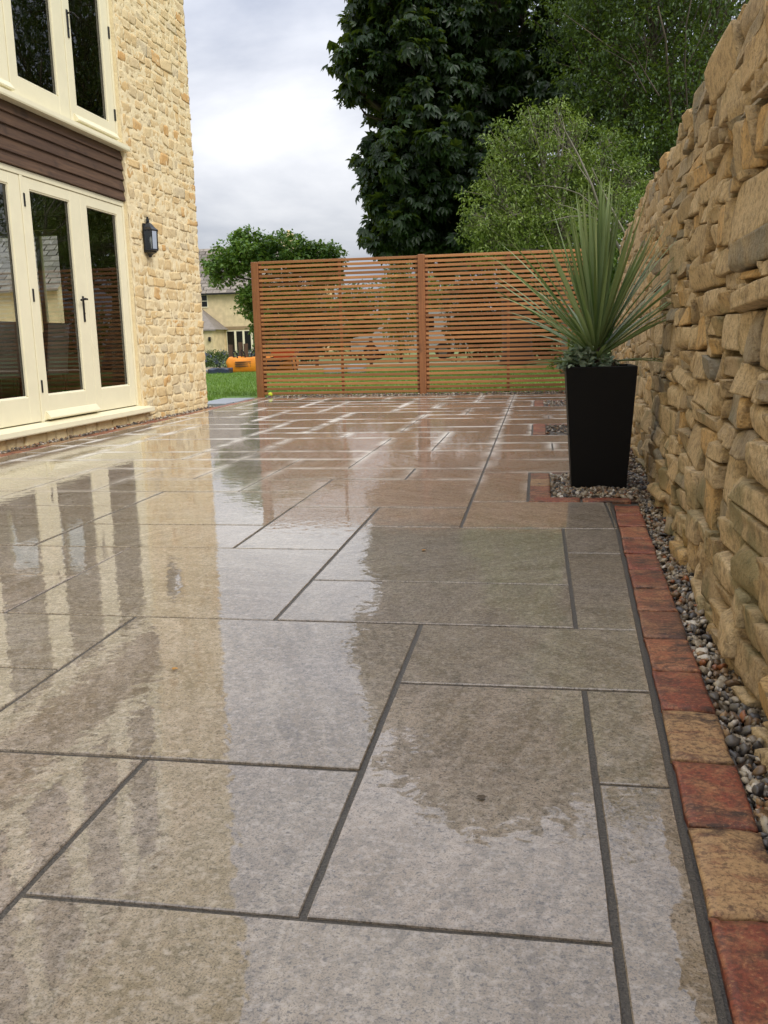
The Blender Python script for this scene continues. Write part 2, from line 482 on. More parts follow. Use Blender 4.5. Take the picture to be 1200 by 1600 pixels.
M = dict(slab=mat_slab(), mortar=mat_mortar(), brick=mat_brick(), wstone=mat_wallstone(), hstone=mat_housestone(), hmortar=mat_housestone(True),
         fence=mat_wood('cedar_slat', srgb(168, 110, 64), srgb(200, 145, 90), 'x', .5, .15), post=mat_wood('cedar_post', srgb(128, 82, 48), srgb(164, 108, 66), 'z', .5, .15),
         board=mat_wood('dark_board', srgb(62, 42, 29), srgb(102, 76, 54), 'y', .8), oldwood=mat_wood('weathered_post', srgb(84, 66, 50), srgb(112, 92, 72), 'z', .8),
         cream=simple('cream_paint', srgb(232, 224, 192), .35, 0, .03, 6, .03), iron=simple('black_iron', srgb(14, 13, 14), .4, 0, .2, 60, .1),
         black=simple('black_gloss', srgb(9, 9, 10), .28, 0, .2, 40, .04), glass=mat_glass(), pebble=mat_pebble(), soil=mat_soil(), lawn=mat_lawn(), tiles=mat_tiles(),
         planter=simple('planter_fibreglass', srgb(12, 11, 10), .6, 0, .15, 200, .12), bag=mat_bag(), white=simple('white_paint', srgb(222, 222, 220), .35, 0, .04, 8, .02),
         wallin=simple('room_plaster', srgb(176, 164, 146), .8, 0, .08, 4, .1), floorin=mat_wood('room_floorboards', srgb(104, 66, 40), srgb(134, 92, 60), 'y', .35), tablewood=mat_wood('table_oak', srgb(90, 56, 36), srgb(120, 80, 54), 'y', .35),
         yellow=simple('yellow_glaze', srgb(214, 160, 40), .2, 0, .1, 10, 0), cushion=simple('pale_fabric', srgb(190, 184, 170), .9, 0, .1, 60, .2), rubber=simple('rubber', srgb(24, 24, 24), .7, 0, .2, 40, .1),
         gravelpath=simple('pale_gravel_drive', srgb(186, 168, 138), .9, 0, .2, 25, .5), ground=simple('meadow_ground', srgb(96, 112, 58), .9, 0, .3, .8, .3),
         farwall=simple('far_limestone', srgb(214, 194, 152), .9, 0, .16, 2.2, .3), ball=simple('tennis_felt', srgb(200, 214, 60), .9, 0, .15, 80, .4), red=simple('red_plastic', srgb(206, 66, 40), .4, 0, .1, 5, 0),
         blue=simple('dark_blue_sheet', srgb(44, 52, 72), .4, 0, .3, 9, .6), bark=mat_wood('bark', srgb(70, 60, 50), srgb(104, 92, 78), 'z', .9), palebark=mat_wood('pale_bark', srgb(120, 114, 98), srgb(160, 154, 136), 'z', .9),
         bluestone=simple('blue_grey_kerb', srgb(150, 156, 164), .35, 0, .1, 20, .2), chrome=simple('spacer_bar', srgb(150, 152, 156), .3, .8, .1, 30, 0))
M['planter'].node_tree.nodes['Principled BSDF'].inputs['Specular IOR Level'].default_value = .22
L = dict(chest=mat_leaf('chestnut_leaf', srgb(28, 46, 24), srgb(48, 72, 32), srgb(40, 64, 32)), dark=mat_leaf('dark_leaf', srgb(30, 50, 24), srgb(52, 76, 34)),
         light=mat_leaf('pale_leaf', srgb(92, 116, 46), srgb(146, 164, 82), srgb(80, 106, 44)), mid=mat_leaf('mid_leaf', srgb(56, 84, 32), srgb(98, 126, 52), srgb(48, 76, 34)),
         maple=mat_leaf('maple_leaf', srgb(74, 112, 42), srgb(126, 160, 70), srgb(62, 96, 38)), cord=mat_leaf('cordyline_leaf', srgb(78, 106, 54), srgb(160, 178, 128), None, .3, .25),
         deep=mat_leaf('deep_leaf', srgb(42, 64, 26), srgb(82, 106, 44), srgb(58, 76, 30)), silver=mat_leaf('silver_leaf', srgb(112, 136, 112), srgb(168, 184, 164), None, .7, .25), trail=mat_leaf('trailing_leaf', srgb(92, 122, 50), srgb(130, 150, 70)),
         bluef=mat_leaf('lavender_flower', srgb(96, 110, 150), srgb(140, 150, 186)), grass=mat_leaf('grass_blade', srgb(74, 110, 34), srgb(124, 158, 58)), fallen=simple('fallen_leaf', srgb(176, 124, 44), .6, 0, .3, 60, .3))

# ------------------------------------------------------------------ setting: ground, lawn, drive
MB().quad((-400, -300, -.09), (400, -300, -.09), (400, 900, -.09), (-400, 900, -.09)).build('ground', M['ground'], kind='structure')
MB().quad((-40, 23.6, -.03), (30, 30.5, -.03), (30, 35, -.03), (-40, 31, -.03)).build('drive', M['gravelpath'], kind='structure')
MB().quad((-24, 11.9, -.012), (-4.3, 11.9, -.012), (-4.0, 13.3, -.012), (12, 13.3, -.012), (12, 31, -.012), (-3.5, 31, -.012), (-6.5, 27.2, -.012), (-9.5, 24.6, -.012), (-24, 23.8, -.012)).build('lawn', M['lawn'], kind='structure')

# ------------------------------------------------------------------ setting: patio
rng = random.Random(7)
XL = [.11 - .4338 * k for k in range(0, 11)]             # column lines, going left
def xl(i): return .11 + .4338 * i
def yl(j): return 1.11 + .4503 * j
EDGE = lambda y: .194 + .0386 * y - .010                  # inner edge of the brick edging
XHOUSE = -4.02                                            # patio stops at the bricks along the house
YEND = 13.12
slabs = []
taken = set()


def grid_slab(i, j, w, h):
    cells = [(a, c) for a in range(i, i + w) for c in range(j, j + h)]
    if any(c in taken for c in cells): return
    taken.update(cells)
    x0, x1 = xl(i), xl(i + w)
    x0 = max(x0, XHOUSE); y1 = min(yl(j + h), YEND)
    if x1 - x0 < .06 or y1 - yl(j) < .06: return
    slabs.append([(x0, yl(j)), (x1, yl(j)), (x1, y1), (x0, y1)])


for q in [(-2, -2, 2, 2), (-4, -1, 2, 2), (-2, 0, 1, 1), (-3, 1, 2, 2), (-5, 2, 2, 1), (-4, 1, 1, 1), (-2, 3, 2, 1), (-2, 4, 2, 2), (-4, 3, 2, 2), (-6, 3, 2, 1), (-6, 4, 2, 1),
          (-5, 5, 2, 1), (-3, 5, 1, 2), (-7, 5, 2, 2), (-5, 6, 2, 2), (-2, 6, 1, 1), (-3, 7, 2, 2), (-4, 9, 2, 1), (-2, 9, 1, 1), (-3, 10, 2, 2), (-6, 8, 2, 1), (-4, 8, 1, 1), (-5, 9, 1, 2), (-5, 11, 2, 1), (-4, 10, 1, 1),
          (-2, 12, 1, 1), (-3, 12, 1, 2), (-2, 13, 1, 2), (-4, 14, 2, 1), (-5, 12, 2, 2), (-3, 15, 2, 1), (-5, 15, 2, 2), (-3, 16, 2, 2)]:
    grid_slab(*q)
def free(i, j, w, h): return all((a, c) not in taken and -11 <= a < -1 for a in range(i, i + w) for c in range(j, j + h))
for j in range(-9, 28):
    for i in range(-11, -1):
        if (i, j) in taken: continue
        for w, h in rng.sample([(2, 1), (2, 2), (2, 1), (1, 1), (1, 2), (2, 2), (2, 1)], 7) + [(1, 1)]:
            if free(i, j, w, h): grid_slab(i, j, w, h); break
# the two right-hand columns, cut along the slanting brick edge
x1_, x0_ = xl(-1), xl(0)
def cutslab(xa, ya, yb, xb=None):
    slabs.append([(xa, ya), (xb if xb else EDGE(ya), ya), (xb if xb else EDGE(yb), yb), (xa, yb)])
cutslab(x1_, yl(0), yl(2), x0_); slabs[-1] = [(x1_, yl(0)), (x0_, yl(0)), (x0_, yl(2)), (x1_, yl(2))]
cutslab(x1_, yl(2), yl(3)); cutslab(x0_, yl(1), yl(2)); cutslab(x0_, yl(-1), yl(1)); cutslab(x0_, -1.5, yl(-1))
cutslab(x0_, yl(3), yl(5)); cutslab(x0_, yl(5), yl(6))
slabs.append([(x1_, yl(6)), (.327, yl(6)), (.327, 4.445), (x1_, 4.445)])
slabs.append([(.327, yl(6)), (EDGE(yl(6)), yl(6)), (EDGE(4.445), 4.445), (.327, 4.445)])
slabs += [[(xl(-2), -2.9), (x0_, -2.9), (x0_, yl(-4)), (xl(-2), yl(-4))], [(xl(-2), yl(-4)), (x0_, yl(-4)), (x0_, yl(-2)), (xl(-2), yl(-2))]]
BEDX = -.045
NOTCH = [(4.445, 5.44), (7.55, 8.50), (10.72, 11.66)]
for a, c in NOTCH: cutslab(x1_, a, c, BEDX)
for a, c in [(5.44, 6.03), (6.03, 6.52), (6.98, 7.55), (8.50, 9.05), (9.50, 10.1), (10.1, 10.72), (11.66, 12.2), (12.2, 12.75), (12.75, 13.12)]: cutslab(x1_, a, c)
for a, c in [(6.52, 6.98), (9.05, 9.50)]:
    cutslab(x1_, a, c, x0_); cutslab(x0_, a, c)

patio = MB().quad((-4.13, -4, -.0045), (EDGE(-4) + .004, -4, -.0045), (EDGE(13.3) + .004, 13.2, -.0045), (-4.13, 13.2, -.0045)).build('patio', M['mortar'], kind='structure')


def slab_mesh(poly, g=.0055, b=.0022, t=.02, tilt=(0, 0, 0), rr=rng):
    P = [Vector((x, y, 0)) for x, y in poly]; n = len(P)
    def inset(d):
        out = []
        for k in range(n):
            a, o, c = P[k - 1], P[k], P[(k + 1) % n]
            e1 = (o - a).normalized(); e2 = (c - o).normalized()
            n1 = Vector((-e1.y, e1.x, 0)); n2 = Vector((-e2.y, e2.x, 0))
            bis = (n1 + n2); bis = bis / max(.3, bis.dot(n1))
            out.append(o + bis * d)
        return out
    # edges are broken into short runs that wander by a millimetre, as hand-cut stone does
    def wander(pts, amp, seed):
        r2 = random.Random(seed); out = []
        for k in range(n):
            a, c = pts[k], pts[(k + 1) % n]; m = max(2, int((P[(k + 1) % n] - P[k]).length / .05)); e = (c - a).normalized(); nn = Vector((-e.y, e.x, 0))
            for q in range(m):
                out.append(a.lerp(c, q / m) + nn * (r2.uniform(-amp, amp) if q else 0))
        return out
    sd = rr.random()
    r0 = wander(inset(g), .0007, sd); r1 = wander(inset(g + .0006), .0007, sd); r2 = wander(inset(g + b), .0007, sd); r3 = wander(inset(min(g + b + .085, .2 * min((P[k] - P[k - 1]).length for k in range(n)) + g + b)), 0, sd)
    c0 = sum(P, Vector()) / n
    def zt(p): return (p.x - c0.x) * tilt[0] + (p.y - c0.y) * tilt[1] + tilt[2]
    k = len(r0)
    V = [(p.x, p.y, -t) for p in r0] + [(p.x, p.y, zt(p) - b) for p in r1] + [(p.x, p.y, zt(p)) for p in r2] + [(p.x, p.y, zt(p)) for p in r3]
    F = []
    for a in range(3):
        for q in range(k): F.append((a * k + q, a * k + (q + 1) % k, (a + 1) * k + (q + 1) % k, (a + 1) * k + q))
    F.append(tuple(range(3 * k, 4 * k)))
    return V, F


for poly in slabs:
    V, F = slab_mesh(poly, tilt=(rng.gauss(0, .0016), rng.gauss(0, .0016), rng.uniform(-.0008, .0008)))
    me = mesh_np('slab', V, F, M['slab'])
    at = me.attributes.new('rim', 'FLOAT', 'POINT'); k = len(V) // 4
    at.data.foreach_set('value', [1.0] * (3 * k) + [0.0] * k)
    add('slab', me, patio)

# pale kerb stones between the house corner and the fence
MB().bbox(-4.95, -4.16, 11.75, 12.05, -.04, .012, .004).bbox(-4.62, -4.14, 12.07, 12.98, -.04, .010, .004).build('kerb_paving', M['bluestone'], kind='structure')

# ------------------------------------------------------------------ setting: brick edging
edging = MB().quad((EDGE(-2) + .004, -2, -.012), (EDGE(-2) + .13, -2, -.012), (EDGE(4.5) + .13, 4.5, -.012), (EDGE(4.5) + .004, 4.5, -.012)).build('brick_edging', M['mortar'], kind='structure')


RED, BUFF, ORANGE, BROWN = srgb(142, 72, 52), srgb(182, 148, 106), srgb(160, 98, 68), srgb(138, 90, 66)


def brick_at(cx, cy, lx, ly, rot, z=0.0, col=None):
    t = cube_sharp(6, .3) * np.array((lx / 2, ly / 2, .035)); r = rng
    P = t.copy()
    sd = [r.uniform(0, 6.28) for _ in range(6)]
    P += np.array([[r.gauss(0, .0009) for _ in range(3)] for _ in range(len(P))])
    P[:, 0] += .0016 * np.sin(P[:, 1] * 70 + sd[0]) * np.sign(P[:, 0]); P[:, 1] += .0018 * np.sin(P[:, 0] * 80 + sd[1]) * np.sign(P[:, 1])
    top = P[:, 2] > .02
    edge = np.maximum(np.abs(P[:, 0]) / (lx / 2), np.abs(P[:, 1]) / (ly / 2))
    P[top, 2] -= .004 * np.clip((edge[top] - .93) / .07, 0, 1) + .0012 * np.sin(P[top, 0] * 60 + sd[2]) + .0012 * np.sin(P[top, 1] * 50 + sd[3])
    a = rot + r.gauss(0, .008); c, s = math.cos(a), math.sin(a)
    Q = P.copy(); Q[:, 0] = cx + c * P[:, 0] - s * P[:, 1]; Q[:, 1] = cy + s * P[:, 0] + c * P[:, 1]; Q[:, 2] = P[:, 2] - .032 + z + r.uniform(-.002, .002)
    o = add('brick', mesh_np('brick', Q, CUBEF[6], M['brick'], False), edging)
    col = col or r.choice([RED, RED, ORANGE, ORANGE, BROWN, BUFF]); k = r.uniform(.85, 1.12); o.color = (col[0] * k, col[1] * k, col[2] * k, 1)


CUBEV, CUBEF = {}, {}


def cube_verts(n, half=None):
    if n not in CUBEV:
        idx = {}; V = []; F = []
        def vid(i, j, k):
            if (i, j, k) not in idx: idx[(i, j, k)] = len(V); V.append((2 * i / n - 1, 2 * j / n - 1, 2 * k / n - 1))
            return idx[(i, j, k)]
        for a in range(n):
            for b in range(n):
                for s in (0, n):
                    q = [vid(s, a, b), vid(s, a + 1, b), vid(s, a + 1, b + 1), vid(s, a, b + 1)]; F.append(q if s else q[::-1])
                    q = [vid(a, s, b), vid(a + 1, s, b), vid(a + 1, s, b + 1), vid(a, s, b + 1)]; F.append(q[::-1] if s else q)
                    q = [vid(a, b, s), vid(a + 1, b, s), vid(a + 1, b + 1, s), vid(a, b + 1, s)]; F.append(q if s else q[::-1])
        CUBEV[n] = np.array(V); CUBEF[n] = np.array(F, dtype=np.int32)
    return CUBEV[n] * (np.array(half) if half is not None else 1)


def cube_sharp(n, k):
    """like cube_verts, with the outer ring of each face pushed near the edge for crisp arrises"""
    V = cube_verts(n).copy(); return np.sign(V) * np.abs(V) ** k


ang = math.atan(.0386)
seq = {-2: RED, -1: RED, 0: BUFF, 1: RED, 2: BUFF, 3: RED, 4: ORANGE, 5: BROWN, 6: ORANGE, 7: RED, 8: RED, 9: RED, 10: ORANGE, 11: RED, 12: RED}
y = 1.19 - .2425 * 9
while y < 4.30:
    yc = y + .12125
    brick_at(EDGE(yc) + .010 + .057, yc, .112, .234, -ang, 0, seq.get(round((y - 1.19) / .2425))); y += .2425
# round the planting notches
for a, c in NOTCH:
    ex = EDGE(a) + .10
    x = ex
    if a < 5:
        while x > .09: brick_at(x - .118, a + .052, .23, .100, 0); x -= .242
    yy = a
    while yy < c - .05:
        brick_at(BEDX + .062, yy + .118, .108, .23, 0); yy += .242
    x = BEDX + .125
    while x < EDGE(c): brick_at(x + .112, c - .055, .222, .100, 0); x += .236
y = 5.44
while y < 13.0:
    yc = y + .12
    if not any(a - .1 < yc < c + .02 for a, c in NOTCH): brick_at(EDGE(yc) + .067, yc, .112, .234, -ang)
    y += .2425
# along the house and the corner
y = 2.0
while y < 11.4: brick_at(-4.078, y + .115, .104, .228, 0, -.002); y += .238
y = 11.5
while y < 13.0: brick_at(-4.078, y + .115, .104, .228, 0, -.002); y += .238

# ------------------------------------------------------------------ setting: gravel beds
WALLX = lambda y, z=0: .36 + .05 * y + .06 * z
bed = MB()
bed.quad((EDGE(-3), -3, -.026), (WALLX(-3) + .1, -3, -.026), (WALLX(13.4) + .1, 13.4, -.026), (EDGE(13.4), 13.4, -.026))
for a, c in NOTCH: bed.quad((BEDX + .02, a + .02, -.0055), (EDGE(a) + .2, a + .02, -.0055), (EDGE(c) + .2, c - .02, -.0055), (BEDX + .02, c - .02, -.0055))
bed.quad((-4.24, 1.0, -.03), (-4.10, 1.0, -.03), (-4.10, 11.3, -.03), (-4.24, 11.3, -.03))
bed.quad((-4.25, 13.1, -.03), (1.05, 13.1, -.03), (1.05, 13.55, -.03), (-4.25, 13.55, -.03))
bed.build('gravel_bed', M['soil'], kind='structure')

nrg = np.random.default_rng(11)


def ico():
    t = (1 + 5 ** .5) / 2
    v = np.array([(-1, t, 0), (1, t, 0), (-1, -t, 0), (1, -t, 0), (0, -1, t), (0, 1, t), (0, -1, -t), (0, 1, -t), (t, 0, -1), (t, 0, 1), (-t, 0, -1), (-t, 0, 1)], float)
    f = np.array([(0, 11, 5), (0, 5, 1), (0, 1, 7), (0, 7, 10), (0, 10, 11), (1, 5, 9), (5, 11, 4), (11, 10, 2), (10, 7, 6), (7, 1, 8), (3, 9, 4), (3, 4, 2), (3, 2, 6), (3, 6, 8), (3, 8, 9), (4, 9, 5), (2, 4, 11), (6, 2, 10), (8, 6, 7), (9, 8, 1)])
    return v / np.linalg.norm(v[0]), f


def ico2():
    v, f = ico(); V = list(map(tuple, v)); mid = {}; F = []
    def md(a, b):
        k = (min(a, b), max(a, b))
        if k not in mid:
            p = (np.array(V[a]) + np.array(V[b])); p /= np.linalg.norm(p); mid[k] = len(V); V.append(tuple(p))
        return mid[k]
    for a, b, c in f:
        x, y_, z = md(a, b), md(b, c), md(c, a); F += [(a, x, z), (b, y_, x), (c, z, y_), (x, y_, z)]
    return np.array(V), np.array(F)


def rotmats(n):
    q = nrg.normal(size=(n, 4)); q /= np.linalg.norm(q, axis=1)[:, None]
    w, x, y_, z = q.T
    return np.stack([np.stack([1 - 2 * (y_ * y_ + z * z), 2 * (x * y_ - z * w), 2 * (x * z + y_ * w)], 1), np.stack([2 * (x * y_ + z * w), 1 - 2 * (x * x + z * z), 2 * (y_ * z - x * w)], 1), np.stack([2 * (x * z - y_ * w), 2 * (y_ * z + x * w), 1 - 2 * (x * x + y_ * y_)], 1)], 1)


def pebbles(pos, size, tmpl):
    v, f = tmpl; n = len(pos)
    R = rotmats(n); sc = np.stack([nrg.uniform(.8, 1.3, n), nrg.uniform(.65, 1.0, n), nrg.uniform(.35, .7, n)], 1)
    lump = 1 + .22 * nrg.normal(size=(n, len(v), 1)) * (1 if len(v) < 20 else .75)
    P = v[None] * lump * sc[:, None, :] * size[:, None, None]
    P = np.einsum('nij,nkj->nki', R, P)
    P[:, :, 2] *= .85
    P += pos[:, None, :]
    return P.reshape(-1, 3), (f[None] + (np.arange(n) * len(v))[:, None, None]).reshape(-1, 3)


def in_zone(n, fn):
    return np.array([fn() for _ in range(n)])


def near_bed():
    yy = rng.uniform(.9, 5.6); a = EDGE(yy) + .128; b_ = WALLX(yy) + .05
    return (rng.uniform(a, b_), yy, rng.uniform(-.02, .002))
def far_bed():
    yy = rng.uniform(5.6, 13.3); return (rng.uniform(EDGE(yy) + .128, WALLX(yy) + .06), yy, rng.uniform(-.02, .006))
def notch_bed():
    a, c = NOTCH[0]; yy = rng.uniform(a + .11, c - .11); return (rng.uniform(BEDX + .122, EDGE(yy) + .14), yy, rng.uniform(-.002, .010))
def notch2():
    a, c = rng.choice(NOTCH[1:]); yy = rng.uniform(a + .02, c - .11); return (rng.uniform(BEDX + .122, EDGE(yy) + .14), yy, rng.uniform(-.002, .010))
def house_bed(): return (rng.uniform(-4.225, -4.135), rng.uniform(2.5, 11.3), rng.uniform(-.02, .012))
def fence_bed(): return (rng.uniform(-4.0, 1.0), rng.uniform(13.15, 13.5), rng.uniform(-.015, .012))
VV, FF, off = [], [], 0
for fn, n, smin, smax, tm in [(near_bed, 3600, .006, .017, ico2()), (notch_bed, 1500, .006, .016, ico2()), (far_bed, 1500, .010, .02, ico()), (notch2, 700, .009, .018, ico()), (house_bed, 2600, .009, .019, ico()), (fence_bed, 3000, .010, .022, ico())]:
    p = in_zone(n, fn); s = nrg.uniform(0, 1, n) ** 2 * (smax - smin) + smin
    V, F = pebbles(p, s, tm); VV.append(V); FF.append(F + off); off += len(V)
add('gravel', mesh_np('gravel', np.concatenate(VV), np.concatenate(FF), M['pebble']), None, 'mixed grey and tan pebbles in the beds beside the paving', 'gravel', kind='stuff')

# ------------------------------------------------------------------ stones


def rock(cx, cy, cz, sx, sy, sz, r, n=5, cuts=6, rough=.05, rot=0.0, axis='x', sharp=.62, lo=.80, xs=.10):
    """a squared rubble stone: a box with its corners split off along random planes"""
    V = cube_sharp(n, sharp)
    h = np.array([sx, sy, sz]) / 2
    for k in range(cuts):
        nv = np.array([r.gauss(0, 1) * (1 if axis != 'x' else 1), r.gauss(0, 1), r.gauss(0, 1)]); nv /= np.linalg.norm(nv)
        d = np.abs(nv).sum() * r.uniform(lo, .97)
        t = np.maximum(V @ nv - d, 0); V = V - t[:, None] * nv
    # shear the faces so that no two are quite parallel
    V[:, 1] += r.uniform(-.12, .12) * V[:, 2]; V[:, 2] += r.uniform(-.12, .12) * V[:, 1]; V[:, 0] += r.uniform(-xs, xs) * V[:, 1] + r.uniform(-xs, xs) * V[:, 2]
    ph = [r.uniform(0, 6.28) for _ in range(9)]
    V = V + rough * np.stack([np.sin(V[:, 1] * 2.3 + ph[0]) + np.sin(V[:, 2] * 3.1 + ph[1]) + .7 * np.sin(V[:, 1] * 5 + V[:, 2] * 4 + ph[6]), np.sin(V[:, 0] * 2.7 + ph[2]) + np.sin(V[:, 2] * 2.9 + ph[3]), np.sin(V[:, 1] * 2.1 + ph[4]) + np.sin(V[:, 0] * 3 + ph[5])], 1)
    V = V + np.array([[r.gauss(0, rough * .55) for _ in range(3)] for _ in range(len(V))])
    V = V * h
    c, s = math.cos(rot), math.sin(rot)
    y_, z = V[:, 1].copy(), V[:, 2].copy(); V[:, 1] = c * y_ - s * z; V[:, 2] = s * y_ + c * z
    return V + np.array([cx, cy, cz])


def screen_size(p, w, h):
    q = np.array(p) - np.array([0, 0, CAMH]); zc_ = q @ FW
    if zc_ < .05: return 0
    u, v = 600 + FOC * (q @ RT) / zc_, 800 + FOC * (q @ DN) / zc_
    if not (-40 < u < 1240 and -40 < v < 1640): return 0
    return w * h / zc_ ** 2


def place_stones(items, parent, name, mat, limit=300, base_n=5, smooth=False):
    items.sort(key=lambda t: -t[0])
    V2, F2, o2 = [], [], 0
    for k, (s, V, n) in enumerate(items):
        if k < limit and s > 0: add(name, mesh_np(name, V, CUBEF[n], mat, smooth), parent)
        else: V2.append(V); F2.append(CUBEF[n] + o2); o2 += len(V)
    if V2: add(name, mesh_np(name, np.concatenate(V2), np.concatenate(F2), mat, smooth), parent, kind='stuff')


# ------------------------------------------------------------------ the dry stone wall on the right
wall = root('stone_wall', (WALLX(6), 6, 0), 'tall buff dry stone wall along the right side of the patio', 'wall')
TOPZ = lambda y: float(np.interp(y, [-2, 3.4, 4.3, 5.4, 7.4, 13.3, 15], [1.74, 1.80, 1.85, 1.84, 1.95, 2.13, 2.18]))
core = MB()
ys = np.linspace(-1.5, 14.2, 60)
for a, c in zip(ys[:-1], ys[1:]):
    for f_, bk in ((.045, .50),):
        core.quad((WALLX(a) + f_, a, -.1), (WALLX(c) + f_, c, -.1), (WALLX(c, TOPZ(c)) + f_, c, TOPZ(c) - .05), (WALLX(a, TOPZ(a)) + f_, a, TOPZ(a) - .05))
        core.quad((WALLX(a, TOPZ(a)) + f_, a, TOPZ(a) - .05), (WALLX(c, TOPZ(c)) + f_, c, TOPZ(c) - .05), (WALLX(c) + bk, c, TOPZ(c) - .05), (WALLX(a) + bk, a, TOPZ(a) - .05))
        core.quad((WALLX(a) + bk, a, -.1), (WALLX(c) + bk, c, -.1), (WALLX(c) + bk, c, TOPZ(c) - .05), (WALLX(a) + bk, a, TOPZ(a) - .05))
core.build('core', simple('wall_core_earth', srgb(84, 68, 48), .9, 0, .3, 30, .5), wall)
rs = random.Random(5)
items = []
z = -.06; course = 0
bounds = []
while z < 2.35:
    bounds.append((z, [rs.uniform(0, 6.28) for _ in range(3)])); z += rs.choice([.055, .07, .08, .09, .10, .115, .13, .15]) * .95
def bz(k, y_):
    zz, ph = bounds[k]; am = .016 if k else 0
    return zz + am * (math.sin(y_ * 2.1 + ph[0]) + .7 * math.sin(y_ * 5.3 + ph[1]) + .5 * math.sin(y_ * 11 + ph[2])) + .006 * (y_ - 5) * min(1, zz)
def stone_cell(y0, y1, z0, z1):
    w, h = y1 - y0 - .006, z1 - z0 - .006
    yc, zc_ = (y0 + y1) / 2, (z0 + z1) / 2
    proud = rs.gauss(.0, .009) + (.01 if zc_ < .3 else 0)
    dpt = rs.uniform(.13, .18)
    X = WALLX(yc, zc_) - proud + dpt / 2
    n = 8 if yc < 3.2 else 6 if yc < 6 else 4
    V = rock(X, yc, zc_, dpt, w * .995, h * 1.0, rs, n, rs.randint(6, 11), .016, rs.gauss(0, .03), sharp=.5, lo=.73, xs=.14)
    items.append((screen_size((X - dpt / 2, yc, zc_), w * max(.15, 1.0 * abs(X) / max(.5, yc)), h), V, n))
for k in range(len(bounds) - 1):
    y_ = -.6 + rs.uniform(-.1, .1)
    hh = bounds[k + 1][0] - bounds[k][0]
    while y_ < 14.1:
        w = min(.62, max(.06, rs.lognormvariate(math.log(max(.13, hh * 2.0)), .55)))
        y2 = y_ + w; ym = (y_ + y2) / 2
        z0, z1 = bz(k, ym), bz(k + 1, ym)
        top = TOPZ(ym)
        if z0 > top - .03: y_ = y2; continue
        z1 = min(z1, top + rs.uniform(-.006, .012))
        if z1 - z0 < .025: y_ = y2; continue
        q = rs.random()
        if z1 - z0 > .105 and q < .30:
            zm = z0 + (z1 - z0) * rs.uniform(.35, .65)
            stone_cell(y_, y2, z0, zm); stone_cell(y_, y2, zm, z1)
        elif q > .9 and w > .12:
            ymid = y_ + w * rs.uniform(.35, .65); stone_cell(y_, ymid, z0, z1); stone_cell(ymid, y2, z0 + .012, z1)
        else: stone_cell(y_, y2, z0, z1)
        y_ = y2
place_stones(items, wall, 'stone', M['wstone'], 300)

# ------------------------------------------------------------------ the house
XW = -4.215                                                # face of the mortar
XF = -4.25                                                 # face of the joinery
YC = 11.22                                                 # far corner
BAY0, BAY1 = 5.30, 9.245
house = root('stone_house', (XW, YC, 0), 'tall honey limestone house with cream glazed doors on the left', 'house')
w = MB()
w.box(XW - .32, XW, BAY1, YC, -.1, 9.4)
w.box(XW - .32, XW, BAY0, BAY1, 5.06, 9.4)
w.box(XW - .32, XW, -3.5, BAY0, -.1, 9.4)
w.box(XW - .32, XW, BAY0, BAY1, -.1, .10)
hw = w.build('wall', M['hmortar'], house)
g = MB()                                                  # gable wall with its window opening
GX0, GX1, GZ0, GZ1 = -7.15, -5.93, .95, 2.26
g.box(XW - 6.8, GX0, YC - .32, YC - .003, -.1, 9.4); g.box(GX1, XW - .323, YC - .32, YC - .003, -.1, 9.4)
g.box(GX0, GX1, YC - .32, YC - .003, -.1, GZ0); g.box(GX0, GX1, YC - .32, YC - .003, GZ1, 9.4)
g.prism([(XW - 6.8, 9.4), (XW, 9.4), (XW - 3.4, 12.4)], 'y', YC - .32, YC - .003)
g.box(XW - 6.8, XW - 6.5, -3.5, YC - .33, -.1, 9.4); g.box(XW - 6.5, XW - .33, -3.5, -3.2, -.1, 9.4)
gw = g.build('gable_wall', M['hmortar'], house)
wf = MB(); wf.box(GX0, GX1, YC - .2, YC - .14, GZ0, GZ0 + .06).box(GX0, GX1, YC - .2, YC - .14, GZ1 - .06, GZ1)
for a in (GX0, -6.66, -6.30, GX1 - .06): wf.box(a, a + .06, YC - .2, YC - .14, GZ0 + .06, GZ1 - .06)
gwin = wf.build('gable_window', M['cream'], house)
MB().quad((GX0, YC - .17, GZ0), (GX1, YC - .17, GZ0), (GX1, YC - .17, GZ1), (GX0, YC - .17, GZ1)).build('pane', M['glass'], gwin)
rf = MB()
rf.prism([(XW + .25, 9.2), (XW + .25, 9.32), (XW - 3.4, 12.58), (XW - 7.05, 9.32), (XW - 7.05, 9.2), (XW - 3.4, 12.45)], 'y', -3.7, YC + .12)
rf.build('roof', M['tiles'], house)
inn = MB()                                                # rooms: floors, ceilings, back walls
inn.box(XW - 6.48, XW - .34, 1.5, YC - .33, .0, .10).build('ground_floor', M['floorin'], house)
MB().box(XW - 6.48, XW - .36, 1.5, YC - .33, 2.42, 2.74).build('first_floor', M['wallin'], house)
MB().box(XW - 6.48, XW - .34, 1.5, YC - .33, 5.0, 5.1).build('ceiling', M['wallin'], house)
MB().quad((XW - 6.49, 1.5, 0), (XW - 6.49, YC - .33, 0), (XW - 6.49, YC - .33, 5), (XW - 6.49, 1.5, 5)).quad((XW - 6.48, 1.52, 0), (XW - .34, 1.52, 0), (XW - .34, 1.52, 5), (XW - 6.48, 1.52, 5)).build('room_wall', M['wallin'], house)

